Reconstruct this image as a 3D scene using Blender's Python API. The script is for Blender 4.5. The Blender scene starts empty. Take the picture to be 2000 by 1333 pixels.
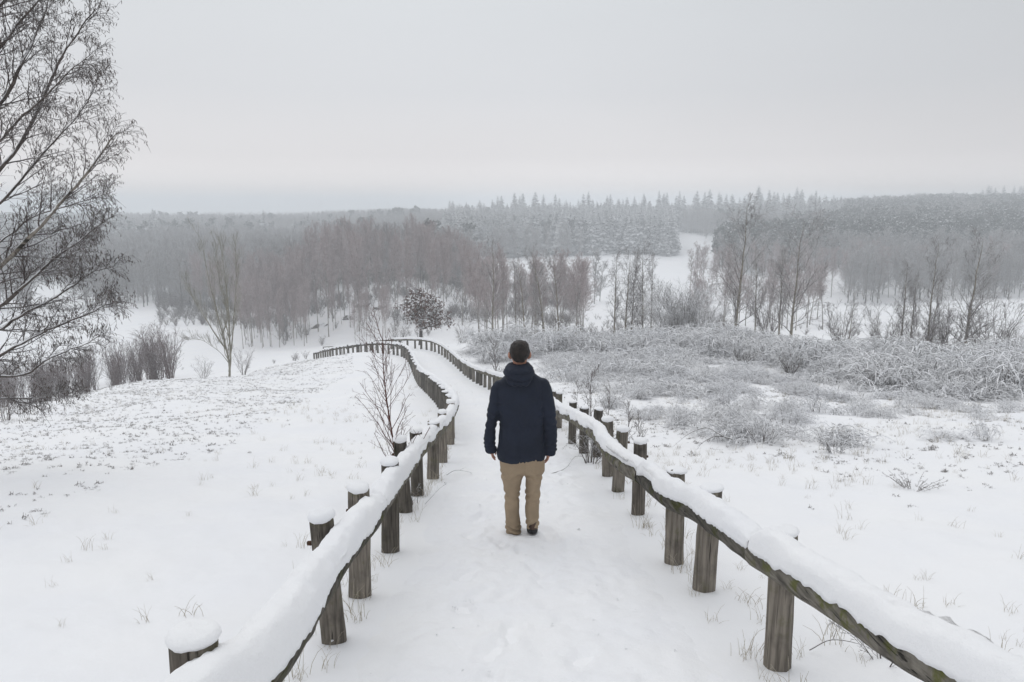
import bpy, bmesh, math
import numpy as np
from mathutils import Vector

# ------------------------------------------------------------------ camera, sky, sun, exposure
F = 1400.0 / 2000.0            # focal length in image widths
PITCH = math.atan(271 / 1400.0)
EYE = 1.65
CP, SP = math.cos(PITCH), math.sin(PITCH)
S = bpy.context.scene
COL = S.collection
cam_d = bpy.data.cameras.new('camera')
cam_d.sensor_width = 36.0
cam_d.lens = 36.0 * F
cam_d.clip_start = 0.05
cam_d.clip_end = 20000
cam = bpy.data.objects.new('camera', cam_d)
cam.location = (0, 0, EYE)
cam.rotation_euler = (math.pi / 2 - PITCH, 0, 0)
COL.objects.link(cam)
S.camera = cam

W = bpy.data.worlds.new('World')
S.world = W
W.use_nodes = True
wn, wl = W.node_tree.nodes, W.node_tree.links
wn.clear()
SUN_EL, SUN_ROT = math.radians(54), math.radians(-25)
w_out = wn.new('ShaderNodeOutputWorld')
w_bg = wn.new('ShaderNodeBackground')
w_sky = wn.new('ShaderNodeTexSky')
w_sky.sky_type = 'NISHITA'
w_sky.sun_disc = False
w_sky.sun_elevation = SUN_EL
w_sky.sun_rotation = SUN_ROT
w_sky.dust_density = 4.0
w_tc = wn.new('ShaderNodeTexCoord')
w_sep = wn.new('ShaderNodeSeparateXYZ')
wl.new(w_tc.outputs['Generated'], w_sep.inputs[0])
w_ramp = wn.new('ShaderNodeValToRGB')      # overcast layer: pale at the horizon, cooler above
wl.new(w_sep.outputs['Z'], w_ramp.inputs[0])
cr = w_ramp.color_ramp
cr.elements[0].position = 0.0
cr.elements[0].color = (10.6, 10.0, 9.8, 1)
cr.elements[1].position = 1.0
cr.elements[1].color = (9.2, 9.4, 9.7, 1)
e = cr.elements.new(0.5); e.color = (8.3, 8.6, 8.85, 1)
e = cr.elements.new(0.06); e.color = (7.8, 7.6, 7.7, 1)
e = cr.elements.new(0.14); e.color = (6.95, 7.05, 7.3, 1)
e = cr.elements.new(0.26); e.color = (7.0, 7.25, 7.5, 1)
w_map = wn.new('ShaderNodeMapping')
w_map.inputs['Scale'].default_value = (1.0, 1.0, 3.5)
wl.new(w_tc.outputs['Generated'], w_map.inputs[0])
w_noise = wn.new('ShaderNodeTexNoise')     # soft bands of cloud
w_noise.inputs['Scale'].default_value = 1.6
w_noise.inputs['Detail'].default_value = 3.0
wl.new(w_map.outputs[0], w_noise.inputs['Vector'])
w_mr = wn.new('ShaderNodeMapRange')
w_mr.inputs[1].default_value = 0.3
w_mr.inputs[2].default_value = 0.7
w_mr.inputs[3].default_value = 0.972
w_mr.inputs[4].default_value = 1.025
wl.new(w_noise.outputs[0], w_mr.inputs[0])
w_mul = wn.new('ShaderNodeVectorMath'); w_mul.operation = 'SCALE'
wl.new(w_ramp.outputs[0], w_mul.inputs[0])
w_side = wn.new('ShaderNodeMapRange'); w_side.interpolation_type = 'SMOOTHSTEP'   # sky darkened towards the east: thicker cloud, with lens vignetting painted in
for k_, v_ in zip((1, 2, 3, 4), (0.02, 0.75, 1.0, 0.82)): w_side.inputs[k_].default_value = v_
wl.new(w_sep.outputs['X'], w_side.inputs[0])
w_mm = wn.new('ShaderNodeMath'); w_mm.operation = 'MULTIPLY'
wl.new(w_mr.outputs[0], w_mm.inputs[0]); wl.new(w_side.outputs[0], w_mm.inputs[1])
wl.new(w_mm.outputs[0], w_mul.inputs['Scale'])
w_mix = wn.new('ShaderNodeMix'); w_mix.data_type = 'RGBA'
w_mix.inputs[0].default_value = 0.96
wl.new(w_sky.outputs[0], w_mix.inputs[6])
wl.new(w_mul.outputs[0], w_mix.inputs[7])
wl.new(w_mix.outputs[2], w_bg.inputs[0])
w_bg.inputs[1].default_value = 0.1
wl.new(w_bg.outputs[0], w_out.inputs[0])

sun_d = bpy.data.lights.new('sun', 'SUN')
sun_d.energy = 0.55
sun_d.angle = math.radians(70)
sun_d.color = (1.0, 0.98, 0.95)
sun = bpy.data.objects.new('sun', sun_d)
sun.rotation_euler = (math.pi / 2 - SUN_EL, 0, math.pi - SUN_ROT)
COL.objects.link(sun)

S.view_settings.view_transform = 'Standard'
S.view_settings.look = 'None'
S.view_settings.exposure = 0.0
S.view_settings.gamma = 1.0
S.view_settings.use_curve_mapping = False
S.render.engine = 'CYCLES'
S.cycles.max_bounces = 5
S.cycles.diffuse_bounces = 3
S.cycles.glossy_bounces = 1
S.cycles.transmission_bounces = 1
S.cycles.volume_bounces = 2
S.cycles.transparent_max_bounces = 4
S.cycles.caustics_reflective = False
S.cycles.caustics_refractive = False
S.cycles.use_denoising = True
S.cycles.use_adaptive_sampling = False

HAZE_DENSITY = 0.0019
HAZE_COLOR = (0.94, 0.972, 1.0)

# ------------------------------------------------------------------ helpers
def rng_(seed): return np.random.default_rng(seed)

def vnoise(x, y, seed=0):
    """smooth value noise, numpy, about -1..1"""
    x = np.asarray(x, float); y = np.asarray(y, float)
    xi = np.floor(x).astype(np.int64); yi = np.floor(y).astype(np.int64)
    fx = x - xi; fy = y - yi
    fx = fx * fx * (3 - 2 * fx); fy = fy * fy * (3 - 2 * fy)
    def h(a, b):
        n = (a * 374761393 + b * 668265263 + seed * 974711) & 0xffffffff
        n = ((n ^ (n >> 13)) * 1274126177) & 0xffffffff
        n = n ^ (n >> 16)
        return (n & 0xffff) / 32767.5 - 1.0
    return ((h(xi, yi) * (1 - fx) + h(xi + 1, yi) * fx) * (1 - fy)
            + (h(xi, yi + 1) * (1 - fx) + h(xi + 1, yi + 1) * fx) * fy)

def fbm(x, y, seed=0, octv=4):
    s = 0; a = 1.0; f = 1.0
    for k in range(octv):
        s = s + a * vnoise(x * f + 17.3 * k, y * f - 9.1 * k, seed + k); a *= 0.5; f *= 2.03
    return s

def sstep(a, b, v):
    t = np.clip((np.asarray(v, float) - a) / (b - a), 0, 1)
    return t * t * (3 - 2 * t)

def ray_tan(row): return math.tan(PITCH + math.atan((row - 666.5) / 1400.0))

def ux(px, row):
    """sideways metres per metre of forward distance for a photo pixel"""
    return (px - 1000.0) / 1400.0 / (CP - (row - 666.5) / 1400.0 * SP)

def at(px, row, Y):
    """the point of the place seen at a photo pixel, Y metres ahead"""
    return np.array((ux(px, row) * Y, Y, EYE - Y * ray_tan(row)))

def proj(x, y, z):
    f = y * CP + (EYE - z) * SP
    v = -y * SP + (EYE - z) * CP
    return 1000 + 1400 * x / f, 666.5 + 1400 * v / f

# ------------------------------------------------------------------ terrain
TCOLS = [
    (-700, [(0, 0), (6, -1.26), (12, -2.6), (20, -5.0), (30, -9), (45, -14), (60, -17), (80, -19.5), (100, -20), (200, -20), (400, -20), (700, -19), (1200, -20), (6000, -22)]),
    (0,    [(0, 0), (6, -1.27), (12, -2.55), (20, -4.3), (26, -6.2), (40, -11), (60, -16), (80, -19.2), (100, -20), (200, -20), (400, -20), (700, -18), (1200, -20), (6000, -22)]),
    (200,  [(0, 0), (6, -1.28), (12, -2.55), (20, -4.25), (30, -6.3), (38, -8.0), (46, -10.4), (60, -14), (80, -18), (100, -19.8), (200, -20), (400, -20), (700, -17.5), (1200, -20), (6000, -22)]),
    (450,  [(0, 0), (6, -1.29), (12, -2.55), (20, -4.2), (30, -6.2), (42, -8.7), (50, -10.3), (60, -12.8), (80, -16.8), (100, -19.2), (140, -20), (400, -20), (700, -18), (1200, -20), (6000, -22)]),
    (560,  [(0, 0), (6, -1.29), (12, -2.55), (20, -4.15), (30, -6.2), (42, -8.2), (50, -9.7), (60, -12.2), (80, -16), (100, -18.6), (120, -19.2), (140, -19), (200, -20), (444, -20), (700, -18), (1200, -20), (6000, -22)]),
    (650,  [(0, 0), (6, -1.29), (12, -2.55), (20, -4.15), (30, -6.15), (42, -7.7), (50, -9.0), (60, -11.5), (80, -15.5), (98, -17.6), (110, -18.0), (122, -16.2), (140, -14.2), (155, -14.6), (200, -19.5), (444, -20), (800, -14), (1200, -19), (6000, -22)]),
    (750,  [(0, 0), (6, -1.29), (12, -2.6), (18.6, -3.9), (30, -6.1), (36, -6.9), (42, -7.3), (48, -8.2), (60, -11.5), (80, -15.5), (98, -17.3), (110, -16.6), (122, -14.6), (140, -13.0), (155, -13.2), (200, -19), (350, -19.5), (500, -17), (800, -12), (1200, -18), (6000, -22)]),
    (860,  [(0, 0), (6, -1.29), (12.9, -2.72), (18.6, -3.9), (30, -6.1), (36, -6.8), (42, -7.2), (48, -7.7), (60, -10.5), (80, -14.5), (100, -17), (115, -16.3), (130, -14.4), (150, -14.6), (200, -19), (300, -19.3), (450, -15.5), (800, -12), (1200, -17), (6000, -22)]),
    (1000, [(0, 0), (6, -1.29), (12.9, -2.72), (18.6, -3.85), (30, -5.7), (36, -6.4), (42, -7.0), (50, -8.3), (70, -12), (100, -16.6), (140, -18.5), (200, -19), (300, -19), (450, -15.5), (800, -13), (1200, -17), (6000, -22)]),
    (1200, [(0, 0), (6, -1.29), (12, -2.45), (20, -3.9), (30, -5.4), (40, -6.8), (50, -8.6), (70, -12), (100, -16), (140, -18.5), (280, -19), (450, -15.5), (800, -13), (1200, -17), (6000, -22)]),
    (1450, [(0, 0), (6, -1.27), (12, -2.35), (20, -3.7), (24, -4.3), (35, -5.6), (45, -6.9), (60, -9.5), (80, -12.7), (120, -17), (150, -18.8), (280, -18.8), (450, -14.8), (800, -13), (1200, -17), (6000, -22)]),
    (1700, [(0, 0), (6, -1.25), (12, -2.35), (22, -4.25), (30, -5.6), (40, -7.1), (50, -8.8), (70, -11.8), (100, -15.3), (150, -19.3), (200, -18.5), (300, -14.5), (450, -8.5), (550, -7), (800, -9), (1200, -15), (6000, -22)]),
    (2000, [(0, 0), (6, -1.23), (12, -2.35), (22, -4.3), (40, -7.7), (60, -10.7), (95, -15), (150, -19.0), (200, -17.5), (300, -13), (450, -6.5), (550, -4.5), (800, -7), (1200, -15), (6000, -22)]),
    (2700, [(0, 0), (6, -1.2), (12, -2.3), (22, -4.3), (40, -7.7), (60, -10.7), (95, -15), (150, -18.5), (200, -16.5), (300, -11.5), (450, -5), (550, -3), (800, -6), (1200, -15), (6000, -22)]),
]
_LY = np.linspace(math.log(1.0), math.log(6000.0), 360)
_YY = np.exp(_LY)
_UG = np.linspace(-1.3, 1.3, 521)
def _build_table():
    us = np.array([(c[0] - 1000) / 1400 * 1.022 for c in TCOLS])
    cols = np.array([np.interp(_YY, [p[0] for p in c[1]], [p[1] for p in c[1]]) for c in TCOLS])
    T = np.array([np.interp(_UG, us, cols[:, j]) for j in range(len(_YY))]).T
    def blur(A, axis, w):
        k = np.exp(-0.5 * (np.arange(-3 * w, 3 * w + 1) / w) ** 2); k /= k.sum()
        pad = [(0, 0), (0, 0)]; pad[axis] = (3 * w, 3 * w)
        B = np.pad(A, pad, mode='edge')
        return np.apply_along_axis(lambda v: np.convolve(v, k, 'valid'), axis, B)
    S_ = T / _YY[None, :]                    # smooth the slope, not the height
    S_ = blur(S_, 1, 2); S_ = blur(S_, 0, 9)
    return S_
_TAB = _build_table()

def H0(x, y):
    x = np.asarray(x, float); y = np.asarray(y, float)
    yc = np.maximum(y, 1.0)
    u = np.clip(x / np.maximum(yc, 6.0), -1.29, 1.29)
    fi = (np.log(np.minimum(yc, 5990)) - _LY[0]) / (_LY[1] - _LY[0])
    i = np.clip(fi.astype(int), 0, len(_LY) - 2); fi = fi - i
    fu = (u - _UG[0]) / (_UG[1] - _UG[0])
    j = np.clip(fu.astype(int), 0, len(_UG) - 2); fu = fu - j
    s = ((_TAB[j, i] * (1 - fi) + _TAB[j, i + 1] * fi) * (1 - fu)
         + (_TAB[j + 1, i] * (1 - fi) + _TAB[j + 1, i + 1] * fi) * fu)
    z = s * yc
    return np.where(y < 1.0, -0.205 * np.clip(y, -14, 1.0) + (s * 1.0 + 0.205), z)

def H(x, y):
    """height of the snow"""
    x = np.asarray(x, float); y = np.asarray(y, float)
    z = H0(x, y)
    r = np.hypot(x, y)
    path = 1 - sstep(1.2, 2.6, np.abs(x - path_x(y)))          # the path is evened out
    rough = (0.035 * fbm(x * 0.9, y * 0.9, 3, 3) + 0.013 * fbm(x * 4.1, y * 4.1, 8, 3))
    ripple = 0.006 * vnoise(x * 2.2 + y * 0.8, y * 9.0, 77) * (1 - sstep(20, 40, r))
    big = 0.16 * fbm(x * 0.16, y * 0.16, 21, 3) * sstep(4, 20, r)
    far = 0.8 * fbm(x * 0.03, y * 0.03, 33, 2) * sstep(60, 130, r)
    return z + ripple * (1 - path) + (rough * (1 - 0.75 * path) + big * (1 - path)) * (1 - sstep(60, 200, r)) + far

_PX = np.array([(-30, 0.1), (0, 0.1), (6, 0.12), (10, 0.06), (13, -0.02), (16, -0.35), (19, -0.85), (24, -1.55), (28, -2.35), (33, -3.2), (38, -4.4), (42, -5.5), (45, -7.0), (47, -9.0), (52, -14)])
def path_x(y): return np.interp(y, _PX[:, 0], _PX[:, 1])

def Hs(x, y): return float(H(np.array([x]), np.array([y]))[0])

def on_ground(px, row_hint, Y):
    x = ux(px, row_hint) * Y
    return np.array((x, Y, Hs(x, Y)))

# ------------------------------------------------------------------ object plumbing
def mesh_np(name, V, faces_list, mats, smooth=True, face_mat=None):
    """faces_list: list of integer arrays (n,3) or (n,4)"""
    me = bpy.data.meshes.new(name)
    V = np.asarray(V, np.float32)
    me.vertices.add(len(V))
    me.vertices.foreach_set('co', V.ravel())
    loops = np.concatenate([f.ravel() for f in faces_list]).astype(np.int32)
    sizes = np.concatenate([np.full(len(f), f.shape[1], np.int32) for f in faces_list])
    starts = np.concatenate([[0], np.cumsum(sizes)[:-1]]).astype(np.int32)
    me.loops.add(len(loops))
    me.loops.foreach_set('vertex_index', loops)
    me.polygons.add(len(sizes))
    me.polygons.foreach_set('loop_start', starts)
    me.polygons.foreach_set('use_smooth', np.full(len(sizes), smooth, bool))
    if face_mat is not None:
        me.polygons.foreach_set('material_index', np.asarray(face_mat, np.int32))
    for m in (mats if isinstance(mats, (list, tuple)) else [mats]):
        me.materials.append(m)
    me.update(calc_edges=True)
    return me

def link(name, data, parent=None, loc=None):
    o = bpy.data.objects.new(name, data)
    COL.objects.link(o)
    if parent is not None: o.parent = parent
    if loc is not None: o.location = [float(v) for v in loc]
    return o

def tag(o, label=None, cat=None, group=None, kind=None):
    if label: o['label'] = label
    if cat: o['category'] = cat
    if group: o['group'] = group
    if kind: o['kind'] = kind
    return o

def thing(name, label, cat, loc=(0, 0, 0), rotz=0.0, group=None, scale=1.0):
    o = link(name, None, None, loc)
    o.empty_display_size = 0.3
    o.rotation_euler = (0, 0, rotz)
    o.scale = (scale,) * 3 if not isinstance(scale, tuple) else scale
    return tag(o, label, cat, group)

class Geo:
    """collects tubes and loose faces, builds one mesh"""
    def __init__(self): self.V = []; self.F4 = []; self.F3 = []; self.n = 0
    def raw(self, V, F4=None, F3=None):
        V = np.asarray(V, float).reshape(-1, 3)
        if F4 is not None and len(F4): self.F4.append(np.asarray(F4) + self.n)
        if F3 is not None and len(F3): self.F3.append(np.asarray(F3) + self.n)
        self.V.append(V); self.n += len(V)
    def tubes(self, P, R, sides=3, cap=False):
        """P (N,n,3) centre lines, R (N,n) radii"""
        P = np.asarray(P, float); R = np.asarray(R, float)
        if P.ndim == 2: P = P[None]; R = R[None]
        N, n, _ = P.shape
        if N == 0: return
        T = np.gradient(P, axis=1); T /= np.linalg.norm(T, axis=2, keepdims=True) + 1e-9
        m = np.abs(T[:, :, 2]).mean(1) > 0.75
        ref = np.where(m[:, None, None], np.array([1.0, 0.13, 0])[None, None], np.array([0, 0, 1.0])[None, None])
        A = np.cross(T, np.broadcast_to(ref, T.shape)); A /= np.linalg.norm(A, axis=2, keepdims=True) + 1e-9
        B = np.cross(A, T)
        ang = np.arange(sides) * 2 * math.pi / sides + math.pi / 2
        ring = (A[:, :, None, :] * np.cos(ang)[None, None, :, None] + B[:, :, None, :] * np.sin(ang)[None, None, :, None])
        V = P[:, :, None, :] + ring * R[:, :, None, None]
        idx = np.arange(N * n * sides).reshape(N, n, sides)
        a = idx[:, :-1, :]; b = idx[:, 1:, :]
        F = np.stack([a, np.roll(a, -1, 2), np.roll(b, -1, 2), b], -1).reshape(-1, 4)
        self.raw(V.reshape(-1, 3), F)
        if cap:
            base = self.n - N * n * sides
            for k in (0, n - 1):
                c = P[:, k, :]
                start = self.n
                self.raw(c)
                r = idx[:, k, :] + base
                f = np.stack([r, np.roll(r, -1, 1), np.broadcast_to((start + np.arange(N))[:, None], r.shape)], -1).reshape(-1, 3)
                self.F3.append(f)
    def mesh(self, name, mats, smooth=True):
        fl = ([np.concatenate(self.F4)] if self.F4 else []) + ([np.concatenate(self.F3)] if self.F3 else [])
        return mesh_np(name, np.concatenate(self.V), fl, mats, smooth)

def sprout(rg, P, R, per, t0, t1, ang, length, n=4, bend=0.0, wob=0.06, rk=0.6, rend=0.35, rmin=0.003, lenfall=0.6, updir=0.0):
    """children along curves: returns P2 (M,n,3), R2 (M,n)"""
    N, m, _ = P.shape
    k = np.repeat(np.arange(N), per)
    t = t0 + (t1 - t0) * ((np.tile(np.arange(per), N) + rg.random(N * per)) / per)
    f = t * (m - 1); i = np.clip(f.astype(int), 0, m - 2); f = f - i
    pos = P[k, i] * (1 - f)[:, None] + P[k, i + 1] * f[:, None]
    tan = P[k, i + 1] - P[k, i]; tan /= np.linalg.norm(tan, axis=1, keepdims=True) + 1e-9
    rad = R[k, i] * (1 - f) + R[k, i + 1] * f
    rv = rg.normal(size=(len(k), 3))
    perp = rv - (rv * tan).sum(1, keepdims=True) * tan
    perp /= np.linalg.norm(perp, axis=1, keepdims=True) + 1e-9
    a = np.radians(ang) * (0.7 + 0.6 * rg.random(len(k)))
    d = tan * np.cos(a)[:, None] + perp * np.sin(a)[:, None]
    d[:, 2] += updir
    d /= np.linalg.norm(d, axis=1, keepdims=True) + 1e-9
    L = (length if np.isscalar(length) else np.asarray(length)[k]) * (1 - lenfall * t) * (0.6 + 0.7 * rg.random(len(k)))
    s = np.linspace(0, 1, n)
    C = pos[:, None, :] + L[:, None, None] * s[None, :, None] * d[:, None, :]
    C[:, :, 2] += (bend * L)[:, None] * (s ** 2)[None, :]
    wv = rg.normal(size=(len(k), n, 3)) * wob * L[:, None, None]; wv[:, 0] = 0
    C = C + np.cumsum(wv, 1) * 0.6
    r0 = np.maximum(rad * rk, rmin)
    R2 = r0[:, None] * (1 - (1 - rend) * s)[None, :]
    return C, np.maximum(R2, rmin * 0.6)

# ------------------------------------------------------------------ materials
def newmat(name):
    m = bpy.data.materials.new(name); m.use_nodes = True
    nt = m.node_tree; nt.nodes.clear()
    out = nt.nodes.new('ShaderNodeOutputMaterial'); b = nt.nodes.new('ShaderNodeBsdfPrincipled')
    nt.links.new(b.outputs[0], out.inputs[0])
    b.inputs['Specular IOR Level'].default_value = 0.25
    b.inputs['Roughness'].default_value = 0.8
    return m, nt, b

def nd(nt, typ, **kw):
    n = nt.nodes.new(typ)
    for k, v in kw.items():
        if k.startswith('i_'): n.inputs[int(k[2:])].default_value = v
        else: setattr(n, k, v)
    return n

def noise(nt, vec, scale, detail=4, rough=0.55):
    n = nd(nt, 'ShaderNodeTexNoise'); n.inputs['Scale'].default_value = scale
    n.inputs['Detail'].default_value = detail; n.inputs['Roughness'].default_value = rough
    nt.links.new(vec, n.inputs['Vector']); return n.outputs[0]

def remap(nt, val, a, b, c=0.0, d=1.0):
    n = nd(nt, 'ShaderNodeMapRange'); n.interpolation_type = 'SMOOTHSTEP'
    for k, v in zip((1, 2, 3, 4), (a, b, c, d)): n.inputs[k].default_value = v
    nt.links.new(val, n.inputs[0]); return n.outputs[0]

def mixc(nt, fac, c1, c2):
    n = nd(nt, 'ShaderNodeMix', data_type='RGBA')
    if hasattr(fac, 'links'): nt.links.new(fac, n.inputs[0])
    else: n.inputs[0].default_value = fac
    for k, c in ((6, c1), (7, c2)):
        if hasattr(c, 'links'): nt.links.new(c, n.inputs[k])
        else: n.inputs[k].default_value = (*c, 1)
    return n.outputs[2]

def math_(nt, op, a, b=None):
    n = nd(nt, 'ShaderNodeMath', operation=op)
    for k, v in enumerate((a, b)):
        if v is None: continue
        if hasattr(v, 'links'): nt.links.new(v, n.inputs[k])
        else: n.inputs[k].default_value = v
    return n.outputs[0]

SNOW = (0.86, 0.865, 0.885)

def mat_snow(name, scale=1.0, bump=0.25, grain=True, specks=False):
    m, nt, b = newmat(name)
    g = nd(nt, 'ShaderNodeNewGeometry'); pos = g.outputs['Position']
    n1 = noise(nt, pos, 0.6 * scale, 5)
    n2 = noise(nt, pos, 9.0 * scale, 6, 0.65)
    n3 = noise(nt, pos, 70.0 * scale, 3, 0.7)
    col = mixc(nt, remap(nt, n1, 0.3, 0.7), (0.845, 0.85, 0.875), (0.875, 0.875, 0.885))
    nt.links.new(col, b.inputs['Base Color'])
    b.inputs['Roughness'].default_value = 0.65
    b.inputs['Specular IOR Level'].default_value = 0.15
    h = math_(nt, 'ADD', math_(nt, 'MULTIPLY', n2, 1.0), math_(nt, 'MULTIPLY', n3, 0.25))
    bp = nd(nt, 'ShaderNodeBump'); bp.inputs['Strength'].default_value = bump
    bp.inputs['Distance'].default_value = 0.03
    nt.links.new(h, bp.inputs['Height']); nt.links.new(bp.outputs[0], b.inputs['Normal'])
    return m

def mat_bark(name, c1, c2, snow=0.5, lo=0.25, hi=0.6, nscale=9.0, bandscale=None, band=(0.03, 0.025, 0.02), rough=0.85):
    """bark or twig with snow lying on what faces up"""
    m, nt, b = newmat(name)
    tc = nd(nt, 'ShaderNodeTexCoord'); g = nd(nt, 'ShaderNodeNewGeometry')
    oc = tc.outputs['Object']
    col = mixc(nt, remap(nt, noise(nt, oc, nscale, 4), 0.3, 0.7), c1, c2)
    if bandscale:
        mp = nd(nt, 'ShaderNodeMapping'); mp.inputs['Scale'].default_value = (bandscale * 0.25, bandscale * 0.25, bandscale)
        nt.links.new(oc, mp.inputs[0])
        col = mixc(nt, remap(nt, noise(nt, mp.outputs[0], 1.0, 3), 0.56, 0.66), col, band)
    if snow > 0:
        sx = nd(nt, 'ShaderNodeSeparateXYZ'); nt.links.new(g.outputs['Normal'], sx.inputs[0])
        nz = math_(nt, 'ADD', sx.outputs['Z'], math_(nt, 'MULTIPLY', math_(nt, 'SUBTRACT', noise(nt, oc, nscale * 0.35, 3), 0.5), 1.6))
        f = math_(nt, 'MULTIPLY', remap(nt, nz, lo, hi), snow)
        col = mixc(nt, f, col, SNOW)
    nt.links.new(col, b.inputs['Base Color'])
    b.inputs['Roughness'].default_value = rough
    b.inputs['Specular IOR Level'].default_value = 0.1
    return m

def mat_wood(name, c_dark, c_light, moss=0.0, snowfleck=0.0, axis=2):
    m, nt, b = newmat(name)
    tc = nd(nt, 'ShaderNodeTexCoord'); g = nd(nt, 'ShaderNodeNewGeometry')
    oc = tc.outputs['Object']
    mp = nd(nt, 'ShaderNodeMapping')
    sc = [42.0, 42.0, 42.0]; sc[axis] = 2.2
    mp.inputs['Scale'].default_value = sc
    nt.links.new(oc, mp.inputs[0])
    grain = noise(nt, mp.outputs[0], 1.0, 5, 0.6)
    sc2 = [60.0, 60.0, 60.0]; sc2[axis] = 1.1
    mp2 = nd(nt, 'ShaderNodeMapping'); mp2.inputs['Scale'].default_value = sc2
    nt.links.new(oc, mp2.inputs[0])
    crack = noise(nt, mp2.outputs[0], 1.0, 2, 0.5)
    blot = noise(nt, oc, 5.0, 4)
    col = mixc(nt, remap(nt, grain, 0.3, 0.7), c_dark, c_light)
    col = mixc(nt, remap(nt, blot, 0.45, 0.75, 0, 0.75), col, (0.022, 0.019, 0.017))
    col = mixc(nt, remap(nt, crack, 0.62, 0.70, 0, 0.85), col, (0.010, 0.009, 0.008))
    if moss > 0:
        mo = remap(nt, noise(nt, oc, 7.5, 5, 0.65), 0.50, 0.66, 0, moss)
        col = mixc(nt, mo, col, (0.075, 0.078, 0.020))
    if snowfleck > 0:
        sf = remap(nt, noise(nt, oc, 24.0, 3, 0.6), 0.70, 0.74, 0, snowfleck)
        col = mixc(nt, sf, col, SNOW)
    oi = nd(nt, 'ShaderNodeObjectInfo')                       # each post a little lighter or darker
    hs = nd(nt, 'ShaderNodeHueSaturation'); nt.links.new(col, hs.inputs['Color'])
    nt.links.new(remap(nt, oi.outputs['Random'], 0, 1, 0.62, 1.3), hs.inputs['Value'])
    if snowfleck == 0: col = hs.outputs[0]
    nt.links.new(col, b.inputs['Base Color'])
    b.inputs['Roughness'].default_value = 0.9
    b.inputs['Specular IOR Level'].default_value = 0.12
    h = math_(nt, 'SUBTRACT', grain, math_(nt, 'MULTIPLY', remap(nt, crack, 0.60, 0.70), 1.2))
    bp = nd(nt, 'ShaderNodeBump'); bp.inputs['Strength'].default_value = 0.7; bp.inputs['Distance'].default_value = 0.008
    nt.links.new(h, bp.inputs['Height']); nt.links.new(bp.outputs[0], b.inputs['Normal'])
    return m

def mat_cloth(name, c, var=0.25, weave=900.0, wr=7.0, bump=0.35, rough=0.85):
    m, nt, b = newmat(name)
    tc = nd(nt, 'ShaderNodeTexCoord'); oc = tc.outputs['Object']
    c2 = tuple(v * (1 + var) for v in c); c1 = tuple(v * (1 - var) for v in c)
    n1 = noise(nt, oc, wr, 4)
    col = mixc(nt, remap(nt, n1, 0.3, 0.7), c1, c2)
    nt.links.new(col, b.inputs['Base Color'])
    b.inputs['Roughness'].default_value = rough
    b.inputs['Specular IOR Level'].default_value = 0.2
    n2 = noise(nt, oc, weave, 2)
    n3 = noise(nt, oc, 28.0, 4)
    h = math_(nt, 'ADD', math_(nt, 'MULTIPLY', n3, 1.0), math_(nt, 'MULTIPLY', n2, 0.12))
    bp = nd(nt, 'ShaderNodeBump'); bp.inputs['Strength'].default_value = bump; bp.inputs['Distance'].default_value = 0.012
    nt.links.new(h, bp.inputs['Height']); nt.links.new(bp.outputs[0], b.inputs['Normal'])
    return m

M = {}
M['snow'] = mat_snow('snow', 1.0, 0.22)
M['snow_path'] = mat_snow('trodden snow', 1.6, 0.38)
M['snow_cap'] = mat_snow('settled snow', 2.2, 0.38)
M['hedge'] = mat_bark('dark reddish twig', (0.085, 0.056, 0.054), (0.15, 0.108, 0.104), snow=0.5, lo=0.25, hi=0.9, nscale=2.0)
M['post'] = mat_wood('weathered post wood', (0.085, 0.074, 0.062), (0.215, 0.190, 0.160), moss=0.35)
M['post_far'] = mat_wood('weathered post wood far', (0.11, 0.10, 0.088), (0.20, 0.185, 0.165), moss=0.25, snowfleck=0.0)
M['rail'] = mat_wood('mossy rail wood', (0.070, 0.064, 0.054), (0.190, 0.175, 0.150), moss=0.9, axis=1)
M['birch'] = mat_bark('birch bark', (0.17, 0.145, 0.105), (0.30, 0.27, 0.22), snow=0.9, lo=0.35, hi=0.6, nscale=3.0, bandscale=9.0, band=(0.05, 0.042, 0.034))
M['birch_limb'] = mat_bark('snow lined limb', (0.085, 0.072, 0.064), (0.15, 0.132, 0.118), snow=1.0, lo=-0.05, hi=0.35, nscale=5.0)
M['twig'] = mat_bark('twig', (0.10, 0.082, 0.078), (0.155, 0.130, 0.122), snow=0.6, lo=0.25, hi=0.8, nscale=3.0)
M['twig_red'] = mat_bark('reddish twig', (0.280, 0.215, 0.212), (0.40, 0.325, 0.32), snow=0.45, lo=0.3, hi=0.9, nscale=2.0)
M['wood_limb'] = mat_bark('pale snow dusted limb', (0.19, 0.155, 0.145), (0.29, 0.25, 0.235), snow=0.6, lo=0.15, hi=0.6, nscale=2.0)
M['wood_trunk'] = mat_bark('pale wood trunk', (0.17, 0.15, 0.13), (0.30, 0.275, 0.25), snow=0.5, lo=0.3, hi=0.7, nscale=2.0)
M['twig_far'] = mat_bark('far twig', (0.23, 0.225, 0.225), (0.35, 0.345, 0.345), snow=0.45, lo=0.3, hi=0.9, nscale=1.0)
M['near_bark'] = mat_bark('near birch bark', (0.055, 0.045, 0.040), (0.12, 0.10, 0.088), snow=0.85, lo=0.25, hi=0.55, nscale=12.0)
M['near_pale'] = mat_bark('near pale birch bark', (0.14, 0.12, 0.098), (0.28, 0.25, 0.215), snow=0.9, lo=0.3, hi=0.6, nscale=14.0, bandscale=16.0)
M['near_twig'] = mat_bark('near twig', (0.055, 0.044, 0.041), (0.100, 0.082, 0.076), snow=0.6, lo=0.5, hi=0.85, nscale=8.0)
M['catkin'] = mat_bark('catkin', (0.075, 0.058, 0.052), (0.125, 0.098, 0.085), snow=0.0, nscale=20.0)
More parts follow.
